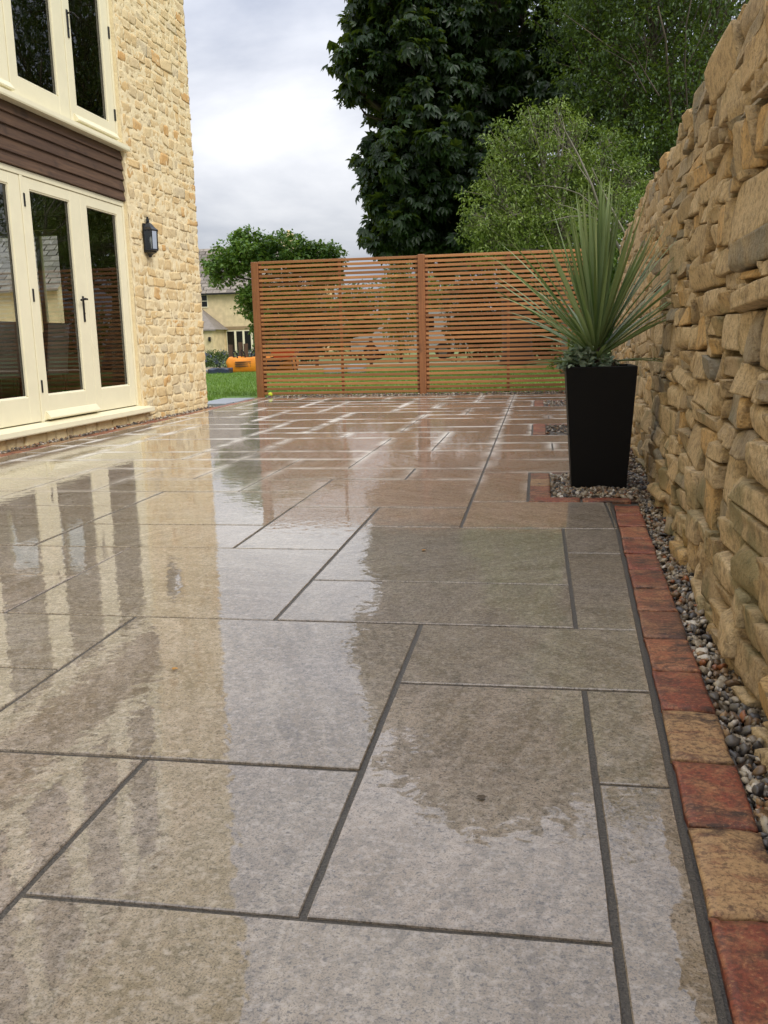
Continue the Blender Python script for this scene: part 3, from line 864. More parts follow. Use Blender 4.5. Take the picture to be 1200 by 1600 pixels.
# wall stones: coursed rubble, stones standing a little proud of the flush mortar
rh = random.Random(3)
items = []
def house_stones(y0, y1, z0, z1, quoin=True, low=False):
    zz = z0; row = 0
    while zz < z1 - .02:
        hh = rh.choice([.075, .085, .095, .10, .11, .12, .135]) if not low else z1 - z0
        hh = min(hh, z1 - zz)
        yy = y0 + (.012 if low else rh.uniform(.0, .02))
        while yy < y1 - .03:
            w_ = min(.36, max(.07, rh.lognormvariate(math.log(.165 if not low else .25), .42)))
            if y1 - (yy + w_) < .09: w_ = y1 - yy
            gp = rh.uniform(.005, .014)
            ww, h2 = w_ - gp, hh - rh.uniform(.005, .014)
            if ww > .04 and h2 > .035:
                d = .075; proud = rh.uniform(.001, .009) + (.012 if low else 0)
                yc_, zc_ = yy + w_ / 2, zz + hh / 2 + rh.gauss(0, .004) + .01 * math.sin(yc_ * 3 + row) if False else zz + hh / 2 + rh.gauss(0, .005)
                X = XW + proud - d / 2
                n = 4
                V = rock(X, yy + w_ / 2, zc_, d, ww, h2, rh, n, rh.randint(5, 8), .045, rh.gauss(0, .04), sharp=.6, lo=.75, xs=.06)
                items.append((screen_size((X, yy + w_ / 2, zc_), ww, h2), V, n))
            yy += w_
        zz += hh; row += 1
house_stones(BAY1 + .03, YC + .015, -.03, 5.3)
house_stones(BAY0, BAY1 + .02, -.05, .10, low=True)
house_stones(2.2, BAY0 - .05, -.03, 4.2)
place_stones(items, hw, 'stone', M['hstone'], 300)
def relief(y0, y1, z0, z1, step):
    ny, nz = int((y1 - y0) / step), int((z1 - z0) / step)
    Yg, Zg = np.meshgrid(np.linspace(y0, y1, ny + 1), np.linspace(z0, z1, nz + 1), indexing='ij')
    k = nrg.normal(size=Yg.shape)
    for _ in range(1): k = (k + np.roll(k, 1, 0) + np.roll(k, 1, 1) + np.roll(k, -1, 0) + np.roll(k, -1, 1)) / 3.2
    Xg = XW + .0022 + .0040 * np.clip(k, -1.6, 2.0)
    V = np.stack([Xg, Yg, Zg], -1).reshape(-1, 3)
    i = np.arange(ny)[:, None] * (nz + 1) + np.arange(nz)[None]
    F = np.stack([i, i + nz + 1, i + nz + 2, i + 1], -1).reshape(-1, 4)
    add('mortar_face', mesh_np('mortar_face', V, F, M['hmortar']), hw)
relief(BAY1 + .006, YC - .002, -.02, 5.3, .02)
relief(2.0, BAY0 - .05, -.02, 4.3, .04)

# joinery
def leaf(y0, y1, py0, py1, z0, z1, pz0, pz1, handle=None, hinges=(), hinge_y=None, weather=None, name='glazed_door'):
    t = .055; xf = XF - .008; bm = MB()
    bm.bbox(xf - t, xf, y0, py0, z0, z1, .003); bm.bbox(xf - t, xf, py1, y1, z0, z1, .003)
    bm.bbox(xf - t + .001, xf - .001, py0, py1, z0, pz0, .003); bm.bbox(xf - t + .001, xf - .001, py0, py1, pz1, z1, .003)
    d = bm.build(name, M['cream'], house)
    b = MB(); k = .014
    b.prism([(xf - .003, pz0), (xf - .022, pz0 + k), (xf - .03, pz0)], 'y', py0, py1)
    b.box(xf - .024, xf - .008, py0, py0 + k * .7, pz0 + k, pz1 - k * .7); b.box(xf - .024, xf - .008, py1 - k * .7, py1, pz0 + k, pz1 - k * .7); b.box(xf - .024, xf - .008, py0, py1, pz1 - k * .7, pz1)
    b.build('glazing_bead', M['cream'], d)
    s = MB(); q = .020
    for a, c in ((py0 + .004, py0 + q), (py1 - q, py1 - .004)): s.box(xf - .038, xf - .030, a, c, pz0, pz1)
    s.box(xf - .038, xf - .030, py0 + q, py1 - q, pz0, pz0 + q * .7)
    s.build('spacer_bar', M['chrome'], d)
    MB().quad((xf - .027, py0 - .004, pz0 - .004), (xf - .027, py1 + .004, pz0 - .004), (xf - .027, py1 + .004, pz1 + .004), (xf - .027, py0 - .004, pz1 + .004)).build('pane', M['glass'], d)
    if handle:
        hy, hz, sgn = handle; h = MB()
        h.bbox(xf, xf + .008, hy - .016, hy + .016, hz - .21, hz + .03, .003)
        h.tube([(xf, hy, hz), (xf + .05, hy, hz)], .009, 8)
        h.tube([(xf + .048, hy, hz), (xf + .05, hy + sgn * .05, hz + .004), (xf + .046, hy + sgn * .10, hz - .006), (xf + .05, hy + sgn * .125, hz - .012)], [.009, .008, .007, .01], 8)
        h.tube([(xf, hy, hz - .13), (xf + .012, hy, hz - .13)], .011, 10)
        h.build('handle', M['iron'], d)
    for hz in hinges:
        MB().bbox(xf - .002, xf + .012, hinge_y - .013, hinge_y + .013, hz - .055, hz + .055, .003).build('hinge', M['iron'], d)
    if weather:
        a, c = weather
        MB().prism([(xf, z0 + .012), (xf + .045, z0 + .012), (xf + .05, z0 + .024), (xf + .012, z0 + .075), (xf, z0 + .08)], 'y', a, c).build('weather_bar', M['cream'], d)
    return d


def glazing(zb, zt, pz0, pz1, upper):
    fr = MB(); x0, x1 = XF - .09, XF
    fr.bbox(x0, x1, BAY0, BAY1, zt - .05, zt, .003)
    for a, c in ((BAY0, BAY0 + .045), (BAY1 - .04, BAY1), (7.285, 7.325), (6.30, 6.335)): fr.bbox(x0, x1 - .001, a, c, zb, zt - .05, .003)
    if upper: fr.bbox(x0, x1 - .0015, 8.272, 8.312, zb, zt - .05, .003)
    f = fr.build('window_frame' if upper else 'door_frame', M['cream'], house)
    nm = 'casement' if upper else 'glazed_door'
    z0, z1 = zb + .008, zt - .054
    if upper:
        leaf(8.316, BAY1 - .044, 8.41, 9.06, z0, z1, pz0, pz1, (8.355, 3.80, 1), (3.888, 3.113), BAY1 - .045, (8.33, 9.18), nm)
        leaf(7.329, 8.268, 7.42, 8.085, z0, z1, pz0, pz1, name=nm)
        leaf(6.339, 7.281, 6.43, 7.13, z0, z1, pz0, pz1, None, (), None, (6.35, 7.27), nm)
        leaf(BAY0 + .049, 6.296, 5.44, 6.2, z0, z1, pz0, pz1, name=nm)
    else:
        leaf(8.316, BAY1 - .044, 8.435, 9.08, z0, z1, pz0, pz1, name=nm)
        leaf(7.329, 8.312, 7.433, 8.115, z0, z1, pz0, pz1, (8.205, 1.25, -1), (2.03, 1.25, .478), 7.327, (7.36, 8.29), nm)
        leaf(6.339, 7.281, 6.44, 7.116, z0, z1, pz0, pz1, name=nm)
        leaf(BAY0 + .049, 6.296, 5.44, 6.2, z0, z1, pz0, pz1, name=nm)


glazing(.172, 2.275, .395, 2.13, False)
glazing(2.848, 4.98, 3.02, 4.83, True)
MB().prism([(XF - .09, .10), (XW + .075, .098), (XW + .08, .108), (XW + .078, .146), (XF, .170), (XF - .09, .170)], 'y', BAY0 - .1, BAY1 + .15).build('sill', M['cream'], house)
MB().prism([(XF - .09, 2.775), (XW + .055, 2.772), (XW + .06, 2.785), (XW + .058, 2.822), (XF, 2.846), (XF - .09, 2.846)], 'y', BAY0 - .05, BAY1 + .04).build('sill', M['cream'], house)
MB().box(XF - .09, XF - .03, BAY0, BAY1, 2.276, 2.774).build('backing_board', M['board'], house)
zt = 2.772
for k, zb in enumerate((2.684, 2.585, 2.486, 2.377, 2.281)):
    MB().prism([(XF - .012, zb), (XF + .022, zb), (XF + .024, zb + .004), (XF + .002, zt + .012 if k else zt), (XF - .012, zt + .012 if k else zt)], 'y', BAY0 + .01, BAY1 + .04 + rh.uniform(-.004, .004)).build('cladding_board', M['board'], house)
    zt = zb
MB().box(XF - .018 , XF - .0125, 7.385, 7.425, 3.25, 3.42).build('window_label', M['white'], house)

# things in the room
tb = root('dining_table', (-5.9, 8.6, .10), 'dark wooden dining table inside behind the middle glazed door', 'table')
MB().bbox(-6.35, -5.45, 7.6, 9.7, .79, .84, .008).build('tabletop', M['tablewood'], tb)
for a in (-6.28, -5.6):
    for c in (7.7, 9.52): MB().bbox(a, a + .08, c, c + .08, .10, .79, .006).build('leg', M['tablewood'], tb)
MB().lathe((-5.75, 9.25, .842), [(.0, 0), (.055, 0), (.085, .06), (.09, .12), (.06, .18), (.035, .21), (.045, .25), (.0, .25)], 20).build('vase', M['yellow'], smooth=True, label='yellow glazed vase on the table inside the house', cat='vase')
def chair(x, y_, lab):
    c = root('dining_chair', (x, y_, .10), lab, 'chair', 'chairs at the dining table')
    MB().bbox(x - .22, x + .22, y_ - .22, y_ + .22, .53, .58, .015).build('seat', M['cushion'], c)
    MB().prism([(x + .16, .58), (x + .21, .58), (x + .27, 1.05), (x + .22, 1.06)], 'y', y_ - .21, y_ + .21).build('backrest', M['cushion'], c)
    for a in (-.19, .16):
        for e in (-.2, .17): MB().box(x + a, x + a + .035, y_ + e, y_ + e + .035, .10, .53).build('leg', M['tablewood'], c)
chair(-5.15, 8.0, 'pale chair at the near end of the dining table inside')
chair(-5.15, 8.85, 'pale chair nearest the vase on the dining table inside')

# the half lantern on the wall
lan = root('wall_lantern', (XW + .02, 9.66, 1.95), 'black half lantern with glass sides fixed to the stone wall', 'lantern')
lx, ly = XW + .016, 9.66
MB().bbox(lx - .01, lx + .012, ly - .095, ly + .095, 1.80, 2.10, .004).build('back_plate', M['iron'], lan)
def half(prof, n=5):
    b = MB(); b.lathe((lx + .01, ly, 0), prof, n, -math.pi / 2, math.pi / 2); return b
half([(.0, 2.155), (.022, 2.155), (.026, 2.125), (.02, 2.12), (.05, 2.10), (.085, 2.06), (.118, 2.035), (.118, 2.022), (.0, 2.022)]).build('roof', M['black'], lan)
half([(.014, 2.15), (.016, 2.175), (.0, 2.18)], 7).build('finial', M['black'], lan)
half([(.0, 1.835), (.106, 1.835), (.108, 1.818), (.09, 1.812), (.085, 1.80), (.05, 1.785), (.03, 1.77), (.024, 1.752), (.0, 1.75)]).build('base', M['black'], lan)
for k in range(5):
    t = -math.pi / 2 + math.pi * k / 4; c, s = math.cos(t), math.sin(t)
    MB().tube([(lx + .01 + .100 * c, ly + .100 * s, 1.835), (lx + .01 + .106 * c, ly + .106 * s, 2.024)], .0055, 6).build('bar', M['iron'], lan)
    if k < 4:
        t2 = t + math.pi / 4; c2, s2 = math.cos(t2), math.sin(t2)
        MB().quad((lx + .01 + .099 * c, ly + .099 * s, 1.836), (lx + .01 + .099 * c2, ly + .099 * s2, 1.836), (lx + .01 + .104 * c2, ly + .104 * s2, 2.022), (lx + .01 + .104 * c, ly + .104 * s, 2.022)).build('pane', M['glass'], lan)
MB().lathe((lx + .045, ly, 1.836), [(.012, 0), (.012, .05), (.022, .07), (.026, .10), (.016, .13), (.0, .14)], 12).build('bulb', M['white'], lan, smooth=True)

# ------------------------------------------------------------------ the slatted fence
FY = 13.42
fence = root('slatted_fence', (-1.7, FY, 0), 'cedar fence of narrow horizontal slats across the end of the patio', 'fence')
def tz(x): return 1.976 + .002 * (x + 4)
for x, h, wd in ((-4.165, 1.985, .105), (-1.668, 2.0, .098), (.80, 2.0, .098)):
    MB().bbox(x - wd / 2, x + wd / 2, FY - .06, FY + .04, -.1, h, .005).build('post', M['post'], fence)
NS = 31
for bay, (a, c) in enumerate(((-4.11, -1.718), (-1.618, .750))):
    for k in range(NS):
        zc_ = .045 + (1.925) * k / (NS - 1); hh = .038
        bm = MB(); dz0, dz1 = rng.gauss(0, .0015), rng.gauss(0, .0015); yo = rng.gauss(0, .001)
        bm.bbox(a, c, FY - .032 + yo, FY - .012 + yo, zc_ - hh / 2, zc_ + hh / 2, .0025)
        bm.v = [(x, y_, z_ + (dz0 if x < (a + c) / 2 else dz1)) for x, y_, z_ in bm.v]
        bm.build('slat', M['fence'], fence)
    for x in (((a + c) / 2 + (.03 if bay == 0 else .01)), a + .02, c - .02): MB().box(x - .02, x + .02, FY - .009, FY + .012, .02, 1.96).build('batten', M['post'], fence)

MB().lathe((-3.985, 13.28, .036), [(.033 * math.sin(t), -.033 * math.cos(t)) for t in np.linspace(0, math.pi, 13)], 20).build('tennis_ball', M['ball'], smooth=True, label='yellow green tennis ball by the left fence post', cat='ball')

# ------------------------------------------------------------------ planter and its plants
px, py, ph = .322, 4.975, .64
pl = root('tall_planter', (px, py, 0), 'tall tapered black square planter standing in the gravel notch', 'planter')
tw, bw = .179, .138
prof = MB()
def ringp(s, z): return [(px - s, py - s, z), (px + s, py - s, z), (px + s, py + s, z), (px - s, py + s, z)]
rings = [ringp(bw, .004), ringp(bw + .003, .007), ringp(tw, ph - .004), ringp(tw - .003, ph), ringp(tw - .018, ph), ringp(tw - .021, ph - .004), ringp(tw - .03, ph - .06)]
for k in range(len(rings) - 1):
    for q in range(4): prof.quad(rings[k][q], rings[k][(q + 1) % 4], rings[k + 1][(q + 1) % 4], rings[k + 1][q])
prof.quad(*rings[0])
prof.build('pot', M['planter'], pl)
MB().quad(*ringp(tw - .028, ph - .045)).build('compost', M['soil'], pl)

rc = random.Random(21)


def sword(base, az, th, ln, wd, droop, twist, n=9):
    """a folded strap leaf that arches over under its own weight"""
    V = []; F = []; p = Vector(base); d = Vector((math.sin(th) * math.cos(az), math.sin(th) * math.sin(az), math.cos(th)))
    side = Vector((-math.sin(az), math.cos(az), 0)); side = (Matrix.Rotation(twist, 3, d) @ side)
    for k in range(n + 1):
        t = k / n
        wdt = wd * (min(1, .45 + 3.0 * t) * (1 - max(0, (t - .45) / .55) ** 1.6) + .002)
        nrm = side.cross(d).normalized()
        V += [p - side * wdt / 2 + nrm * wdt * .16, p - nrm * wdt * .10, p + side * wdt / 2 + nrm * wdt * .16]
        p = p + d * (ln / n)
        d = (d + Vector((0, 0, -1)) * droop * (.25 + t) / n * 2).normalized()
        side = (side - d * side.dot(d)).normalized()
    for k in range(n):
        for q in (0, 1): F.append((k * 3 + q, k * 3 + q + 1, k * 3 + q + 4, k * 3 + q + 3))
    return V, F


cordy = root('cordyline', (px, py, ph - .04), 'spiky green cordyline with long sword leaves in the black planter', 'plant')
cb = Vector((px - .02, py - .01, ph - .045))
MB().tube([cb, cb + Vector((0, 0, .10)), cb + Vector((.003, 0, .20))], [.028, .026, .018], 10).build('stem', M['bark'], cordy)
specs = []
for k in range(34): specs.append((rc.uniform(0, 6.28), rc.uniform(.02, .16), rc.uniform(.58, .84), rc.uniform(.018, .027), .05, rc.uniform(-.5, .5)))
for k in range(52): specs.append((rc.uniform(0, 6.28), rc.uniform(.22, .66), rc.uniform(.52, .82), rc.uniform(.016, .026), rc.uniform(.05, .18), rc.uniform(-.6, .6)))
for k in range(38): specs.append((rc.uniform(0, 6.28), rc.uniform(.62, 1.15), rc.uniform(.46, .68), rc.uniform(.013, .021), rc.uniform(.15, .5), rc.uniform(-.6, .6)))
for k in range(8): specs.append((rc.uniform(0, 6.28), rc.uniform(1.15, 1.45), rc.uniform(.35, .5), rc.uniform(.014, .02), rc.uniform(.2, .5), rc.uniform(-.6, .6)))
for k in range(16): specs.append(((0 if k % 2 else math.pi) + rc.gauss(0, .35), rc.uniform(.42, 1.0), rc.uniform(.62, .80), rc.uniform(.016, .024), rc.uniform(.12, .4), rc.uniform(-.6, .6)))
specs.append((1.2, .015, .90, .034, .02, 1.4)); specs.append((.6, .07, .86, .030, .02, 1.3)); specs.append((2.6, .10, .82, .03, .03, 1.5))
for az, th, ln, wd, dr, tw_ in specs:
    V, F = sword(cb + Vector((.012 * math.cos(az), .012 * math.sin(az), .05 + .12 * (1 - th / 1.5))), az, th, ln, wd, dr, tw_)
    add('leaf', mesh_np('leaf', V, F, L['cord'], True), cordy)

# leaf clouds


def leafset(pos, dirv, nor, size, tv, tf):
    n = len(pos)
    d = dirv / np.linalg.norm(dirv, axis=1)[:, None]
    s = np.cross(d, nor); s /= np.linalg.norm(s, axis=1)[:, None] + 1e-9
    nn = np.cross(s, d)
    P = (tv[None, :, 0, None] * s[:, None] + tv[None, :, 1, None] * d[:, None] + tv[None, :, 2, None] * nn[:, None]) * size[:, None, None] + pos[:, None]
    return P.reshape(-1, 3), (tf[None] + (np.arange(n) * len(tv))[:, None, None]).reshape(-1, tf.shape[1])


def T_simple(w=.5): return np.array([(0, 0, 0), (w / 2, .42, .10), (0, 1, -.05), (-w / 2, .42, .10)]), np.array([(0, 1, 2), (0, 2, 3)])
def T_palm(n=5, w=.30):
    V, F = [], []
    for k in range(n):
        a = (k - (n - 1) / 2) * .62; ln = 1 - .12 * abs(k - (n - 1) / 2); b = len(V)
        ax = np.array([math.sin(a), math.cos(a)]); sd = np.array([ax[1], -ax[0]])
        V += [(0, 0, 0), (*(ax * .6 * ln + sd * w / 2), -.10), (*(ax * ln), -.42), (*(ax * .6 * ln - sd * w / 2), -.10)]
        F += [(b, b + 1, b + 2), (b, b + 2, b + 3)]
    return np.array(V), np.array(F)
def T_lobed():
    V = [(0, 0, 0), (.30, .18, .05), (.55, .45, -.02), (.28, .55, .04), (.30, .85, 0), (0, 1.05, -.08), (-.30, .85, 0), (-.28, .55, .04), (-.55, .45, -.02), (-.30, .18, .05), (0, .5, -.03)]
    F = [(10, k, k + 1) for k in range(0, 9)] + [(10, 9, 0)]
    return np.array(V), np.array(F)


def clump_leaves(centres, radii, per, size, tmpl, spread=1.0, droop=.5, outward=None, flat=.75):
    """leaves gathered in clumps round the given twig ends"""
    n = len(centres); C = np.repeat(centres, per, 0); R = np.repeat(radii, per)
    u = nrg.normal(size=(n * per, 3)); u /= np.linalg.norm(u, axis=1)[:, None]
    rr = nrg.uniform(.25, 1, n * per) ** .6
    P = C + u * (R * rr)[:, None] * np.array([1, 1, flat])
    d = u * .9 + nrg.normal(size=u.shape) * .45; d[:, 2] -= droop
    nor = u * .35 + nrg.normal(size=u.shape) * .38; nor[:, 2] += 1.0
    s = size * nrg.uniform(.65, 1.25, n * per)
    return leafset(P, d, nor, s, *tmpl)


def ellip_pts(c, r, n, shell=.55, jit=.10):
    u = nrg.normal(size=(n, 3)); u /= np.linalg.norm(u, axis=1)[:, None]
    k = shell + (1 - shell) * nrg.uniform(0, 1, n) ** .6
    k *= 1 + jit * nrg.normal(size=n)
    return np.array(c) + u * k[:, None] * np.array(r)


def tree(name, label, base, lobes, clumps_per, clump_r, per, size, tmpl, leafmat, bark, trunk_r, cat='tree', group=None, droop=.5, trunk_top=None, shell=.5, limbs=True, flat=.75, jit=.10):
    t = root(name, base, label, cat, group)
    b = Vector(base); cen = []
    for c, r, k in lobes: cen.append(ellip_pts(c, r, int(clumps_per * k), shell, jit))
    allc = np.concatenate(cen)
    V, F = clump_leaves(allc, clump_r * nrg.uniform(.6, 1.25, len(allc)), per, size, tmpl, droop=droop, flat=flat)
    add('crown', mesh_np('crown', V, F, leafmat), t)
    tb_ = MB(); top = Vector(trunk_top) if trunk_top else Vector(lobes[0][0])
    mid = b.lerp(top, .5) + Vector((trunk_r * .6, trunk_r * .3, 0))
    tb_.tube([b + Vector((0, 0, -.1)), b + Vector((0, 0, .3)), mid, top], [trunk_r * 1.35, trunk_r, trunk_r * .75, trunk_r * .35], 10)
    tb_.build('trunk', bark, t, smooth=True)
    if limbs:
        lb = MB()
        for (c, r, k), pts in zip(lobes, cen):
            st = b.lerp(top, rng.uniform(.35, .8)); c = Vector(c)
            m_ = st.lerp(c, .5) + Vector((0, 0, -.06 * (c - st).length))
            lb.tube([st, m_, c], [trunk_r * .4, trunk_r * .26, trunk_r * .12], 7, False)
            for q in pts[::max(1, len(pts) // 22)]:
                q = Vector(q); s2 = m_.lerp(c, rng.random()); mm = s2.lerp(q, .55) + Vector((rng.gauss(0, .1), rng.gauss(0, .1), rng.gauss(0, .1))) * (q - s2).length
                lb.tube([s2, mm, q], [trunk_r * .12, trunk_r * .07, trunk_r * .025], 5, False)
        lb.build('limbs', bark, t, smooth=True)
    return t


# under-planting in the black planter
def low_plant(name, label, c, r, n, size, tmpl, mat, droop=.2):
    t = root(name, (c[0], c[1], ph - .045), label, 'plant')
    V, F = clump_leaves(ellip_pts(c, r, n, .3), np.full(n, .03), 14, size, tmpl, droop=droop)
    add('foliage', mesh_np('foliage', V, F, mat), t)
    st = MB()
    for k in range(14):
        e = Vector(ellip_pts(c, r, 1)[0]); st.tube([(c[0] + rng.gauss(0, .02), c[1] + rng.gauss(0, .02), ph - .06), ((c[0] + e.x) / 2, (c[1] + e.y) / 2, e.z * .6 + ph * .4 + .01), e], [.003, .0025, .0015], 5)
    st.build('stems', M['bark'], t)
    return t
low_plant('silver_plant', 'low silvery leaved plant at the left rim of the black planter', (px - .10, py - .09, ph + .03), (.085, .08, .06), 26, .032, T_lobed(), L['silver'])
low_plant('silver_plant', 'small silvery tuft at the right foot of the cordyline', (px + .05, py - .11, ph + .015), (.05, .05, .035), 10, .030, T_lobed(), L['silver'])
low_plant('green_plant', 'fresh green small leaved plant behind the silvery one in the planter', (px - .08, py + .03, ph + .075), (.10, .08, .06), 22, .026, T_simple(.6), L['trail'])
tr_ = root('trailing_plant', (px - .16, py, ph - .045), 'thin trailing stems with small leaves hanging left of the black planter', 'plant')
V2, F2, o2 = [], [], 0
st = MB()
for k in range(9):
    a = Vector((px - .13, py - .05 + rng.uniform(-.05, .1), ph)); e = a + Vector((-rng.uniform(.06, .13), rng.uniform(-.06, .06), rng.uniform(-.04, .10)))
    mid = a.lerp(e, .5) + Vector((0, 0, .04)); pts = [a.lerp(mid, t).lerp(mid.lerp(e, t), t) for t in np.linspace(0, 1, 7)]
    st.tube(pts, .0016, 5)
    P = np.array([pts[i] for i in range(1, 7) for _ in range(3)]); n = len(P)
    V, F = leafset(P, nrg.normal(size=(n, 3)), nrg.normal(size=(n, 3)) * .5 + np.array([0, 0, 1.]), nrg.uniform(.014, .026, n), *T_simple(.7)); V2.append(V); F2.append(F + o2); o2 += len(V)
st.build('stems', M['bark'], tr_); add('foliage', mesh_np('foliage', np.concatenate(V2), np.concatenate(F2), L['trail']), tr_)

# fallen leaves on the paving
for (x, y_, s, a, lab) in ((-.9, 2.03, .016, .4, 'small yellow leaf fallen on the large slab at the left'), (-.43, 3.35, .02, 1.2, 'small yellow leaf fallen on a slab near the middle'), (-.085, 1.475, .017, 2.9, 'brown leaf fallen on the big slab near the right edge')):
    V, F = leafset(np.array([(x, y_, .004)]), np.array([(math.cos(a), math.sin(a), 0.02)]), np.array([(0., 0, 1)]), np.array([s]), *T_lobed()); add('fallen_leaf', mesh_np('fallen_leaf', V + np.array([0, 0, .001]), F, L['fallen'] if 'yellow' in lab else M['bark']), None, lab, 'leaf', 'leaves fallen on the paving')

# ------------------------------------------------------------------ trees
PALM = T_palm(5, .40)
# the horse chestnut
B = lambda u, v, Y: tuple(back(u, v, Y))
chl = [(B(770, 60, 27), (3.7, 3.0, 3.0), 1.5), (B(668, 110, 25.5), (1.75, 2.0, 1.9), .75), (B(585, 62, 25), (.60, .8, .55), .12), (B(548, 92, 24.8), (.42, .6, .38), .05), (B(556, 140, 25), (.36, .5, .22), .035), (B(625, 10, 25), (1.2, 1.3, .9), .4), (B(668, 250, 25), (1.55, 1.7, 1.7), .65), (B(575, 20, 25.4), (.5, .7, .5), .07),
       (B(598, 240, 25), (.62, .8, .75), .16), (B(600, 310, 25), (.45, .8, .5), .08), (B(628, 350, 25), (.85, 1.2, .75), .3), (B(715, 330, 25.5), (1.9, 1.6, 1.5), .7), (B(850, 200, 26.5), (2.6, 2, 2.6), .8), (B(730, -120, 27), (3.0, 3, 2.2), .8), (B(890, -60, 28), (3.5, 3, 3.2), .8), (B(780, -200, 27.5), (2.2, 2.4, 1.6), .5), (B(820, 360, 26), (2.2, 1.6, 1.2), .5)]
tree('horse_chestnut', 'huge dark horse chestnut towering behind the middle of the fence', (-.6, 27.5, 0), chl, 200, .36, 18, .25, PALM, L['chest'], M['bark'], .45, droop=.8, trunk_top=B(760, 20, 27), shell=.5, jit=.13)
# the paler bush in front of it
lbl = [(B(865, 262, 19), (1.0, 1.0, .85), .9), (B(800, 335, 18.6), (.9, .9, .8), .75), (B(800, 228, 19), (.55, .7, .45), .3), (B(940, 285, 19.4), (.85, .9, .7), .5), (B(880, 360, 18.6), (1.2, .9, .7), .7), (B(970, 350, 18.4), (.9, .8, .8), .5), (B(765, 375, 18.4), (.5, .6, .45), .25),
       (B(770, 280, 18.8), (.32, .4, .42), .12), (B(900, 195, 19.2), (.4, .5, .25), .12), (B(835, 185, 19), (.35, .4, .2), .1), (B(735, 345, 18.4), (.22, .3, .28), .07), (B(985, 270, 19), (.5, .5, .6), .2), (B(872, 168, 19), (.2, .2, .16), .04), (B(952, 220, 19.4), (.4, .4, .25), .1)]
bush = tree('pale_willow', 'paler light green bushy tree rising above the right half of the fence', (.6, 19, 0), lbl, 300, .15, 17, .08, T_simple(.42), L['light'], M['palebark'], .12, droop=.35, shell=.35, jit=.22)
br = MB()
def branch(pts, r0, r1, Y=17.35):
    r0, r1 = r0 * .75, r1 * .7
    P = [back(u, v, Y + .25 * math.sin(k * 1.7)) for k, (u, v) in enumerate(pts)]
    br.tube(P, list(np.linspace(r0, r1, len(P))), 6)
branch([(990, 430), (962, 378), (938, 330), (925, 290), (905, 245), (880, 200), (868, 170)], .045, .012)
branch([(995, 400), (955, 325), (935, 285), (925, 262)], .03, .012)
branch([(938, 330), (905, 303), (880, 294), (850, 290), (835, 292)], .022, .006)
branch([(950, 350), (920, 338), (890, 338), (862, 345), (846, 352)], .024, .006)
branch([(925, 290), (905, 262), (890, 235), (872, 222)], .018, .005)
branch([(920, 338), (895, 325), (870, 318), (850, 300)], .014, .004); branch([(890, 338), (880, 352), (876, 362)], .012, .004)
br.build('bare_branch', M['palebark'], bush, smooth=True)
# the taller tree right, above the wall
rtl = [(B(1010, 60, 22), (2.0, 1.6, 1.7), 1), (B(960, 150, 21.5), (1.2, 1.1, 1.1), .5), (B(1080, 150, 21), (1.3, 1.2, 1.3), .6), (B(1010, 250, 20.5), (1.1, 1.0, 1.0), .6), (B(1000, -80, 22.5), (2.4, 2, 2), .9), (B(1130, -20, 22), (2.2, 2, 2.2), .9), (B(920, 30, 22.5), (1.0, 1.0, 1.2), .4), (B(1100, -180, 23), (2.5, 2, 2.2), .7), (B(1010, 340, 20), (1.3, 1, 1), .5), (B(1150, 220, 21), (1.6, 1, 1.6), .5)]
rt_ = tree('leafy_tree', 'fine leaved green tree with bare twigs above the stone wall', (4.2, 22, 0), rtl, 420, .24, 18, .10, T_simple(.45), L['deep'], M['bark'], .2, droop=.5, shell=.35, jit=.2)
br = MB()
branch([(1050, 190), (1044, 120), (1040, 60), (1028, 10)], .04, .02, 20.2); branch([(1075, 190), (1070, 100), (1072, 40), (1082, -10)], .03, .015, 20.0)
branch([(1030, 150), (1008, 115), (995, 90), (985, 70)], .025, .008, 19.6); branch([(1010, 145), (985, 100), (960, 85), (940, 75)], .02, .006, 19.6); branch([(1075, 100), (1095, 60), (1110, 20)], .02, .008, 19.8); branch([(1008, 115), (1012, 85), (1006, 50)], .015, .005, 19.6)
br.build('bare_branch', M['bark'], rt_, smooth=True)
dkl = [(B(1010, 60, 31), (4.5, 2, 4.5), 1), (B(1150, 150, 31), (4, 2, 4), .8), (B(1050, 300, 30), (4, 2, 3), .8), (B(1150, -200, 32), (5, 3, 3.6), .8)]
tree('dark_tree', 'dark green tree behind the twiggy one above the stone wall', (6.5, 31, 0), dkl, 260, .5, 16, .26, T_simple(.6), L['dark'], M['bark'], .4, droop=.6, shell=.2)
# small field maple by the far house
sml = [(B(390, 400, 30), (.95, .9, .75), 1), (B(345, 420, 30), (.55, .6, .6), .45), (B(440, 395, 30.5), (1.0, .9, .65), .8), (B(495, 405, 31), (.75, .7, .6), .9), (B(512, 425, 31), (.6, .7, .55), .6), (B(520, 410, 31), (.35, .5, .3), .2), (B(410, 470, 30), (.95, .8, .8), .8), (B(420, 520, 30.5), (.7, .7, .6), .4), (B(375, 375, 30), (.4, .45, .35), .2), (B(460, 460, 31), (1.2, .8, .9), .6)]
tree('field_maple', 'small round green tree above the left end of the fence', (-8.2, 30.2, -.03), sml, 190, .17, 18, .105, T_lobed(), L['maple'], M['bark'], .10, droop=.4, shell=.35, jit=.18)
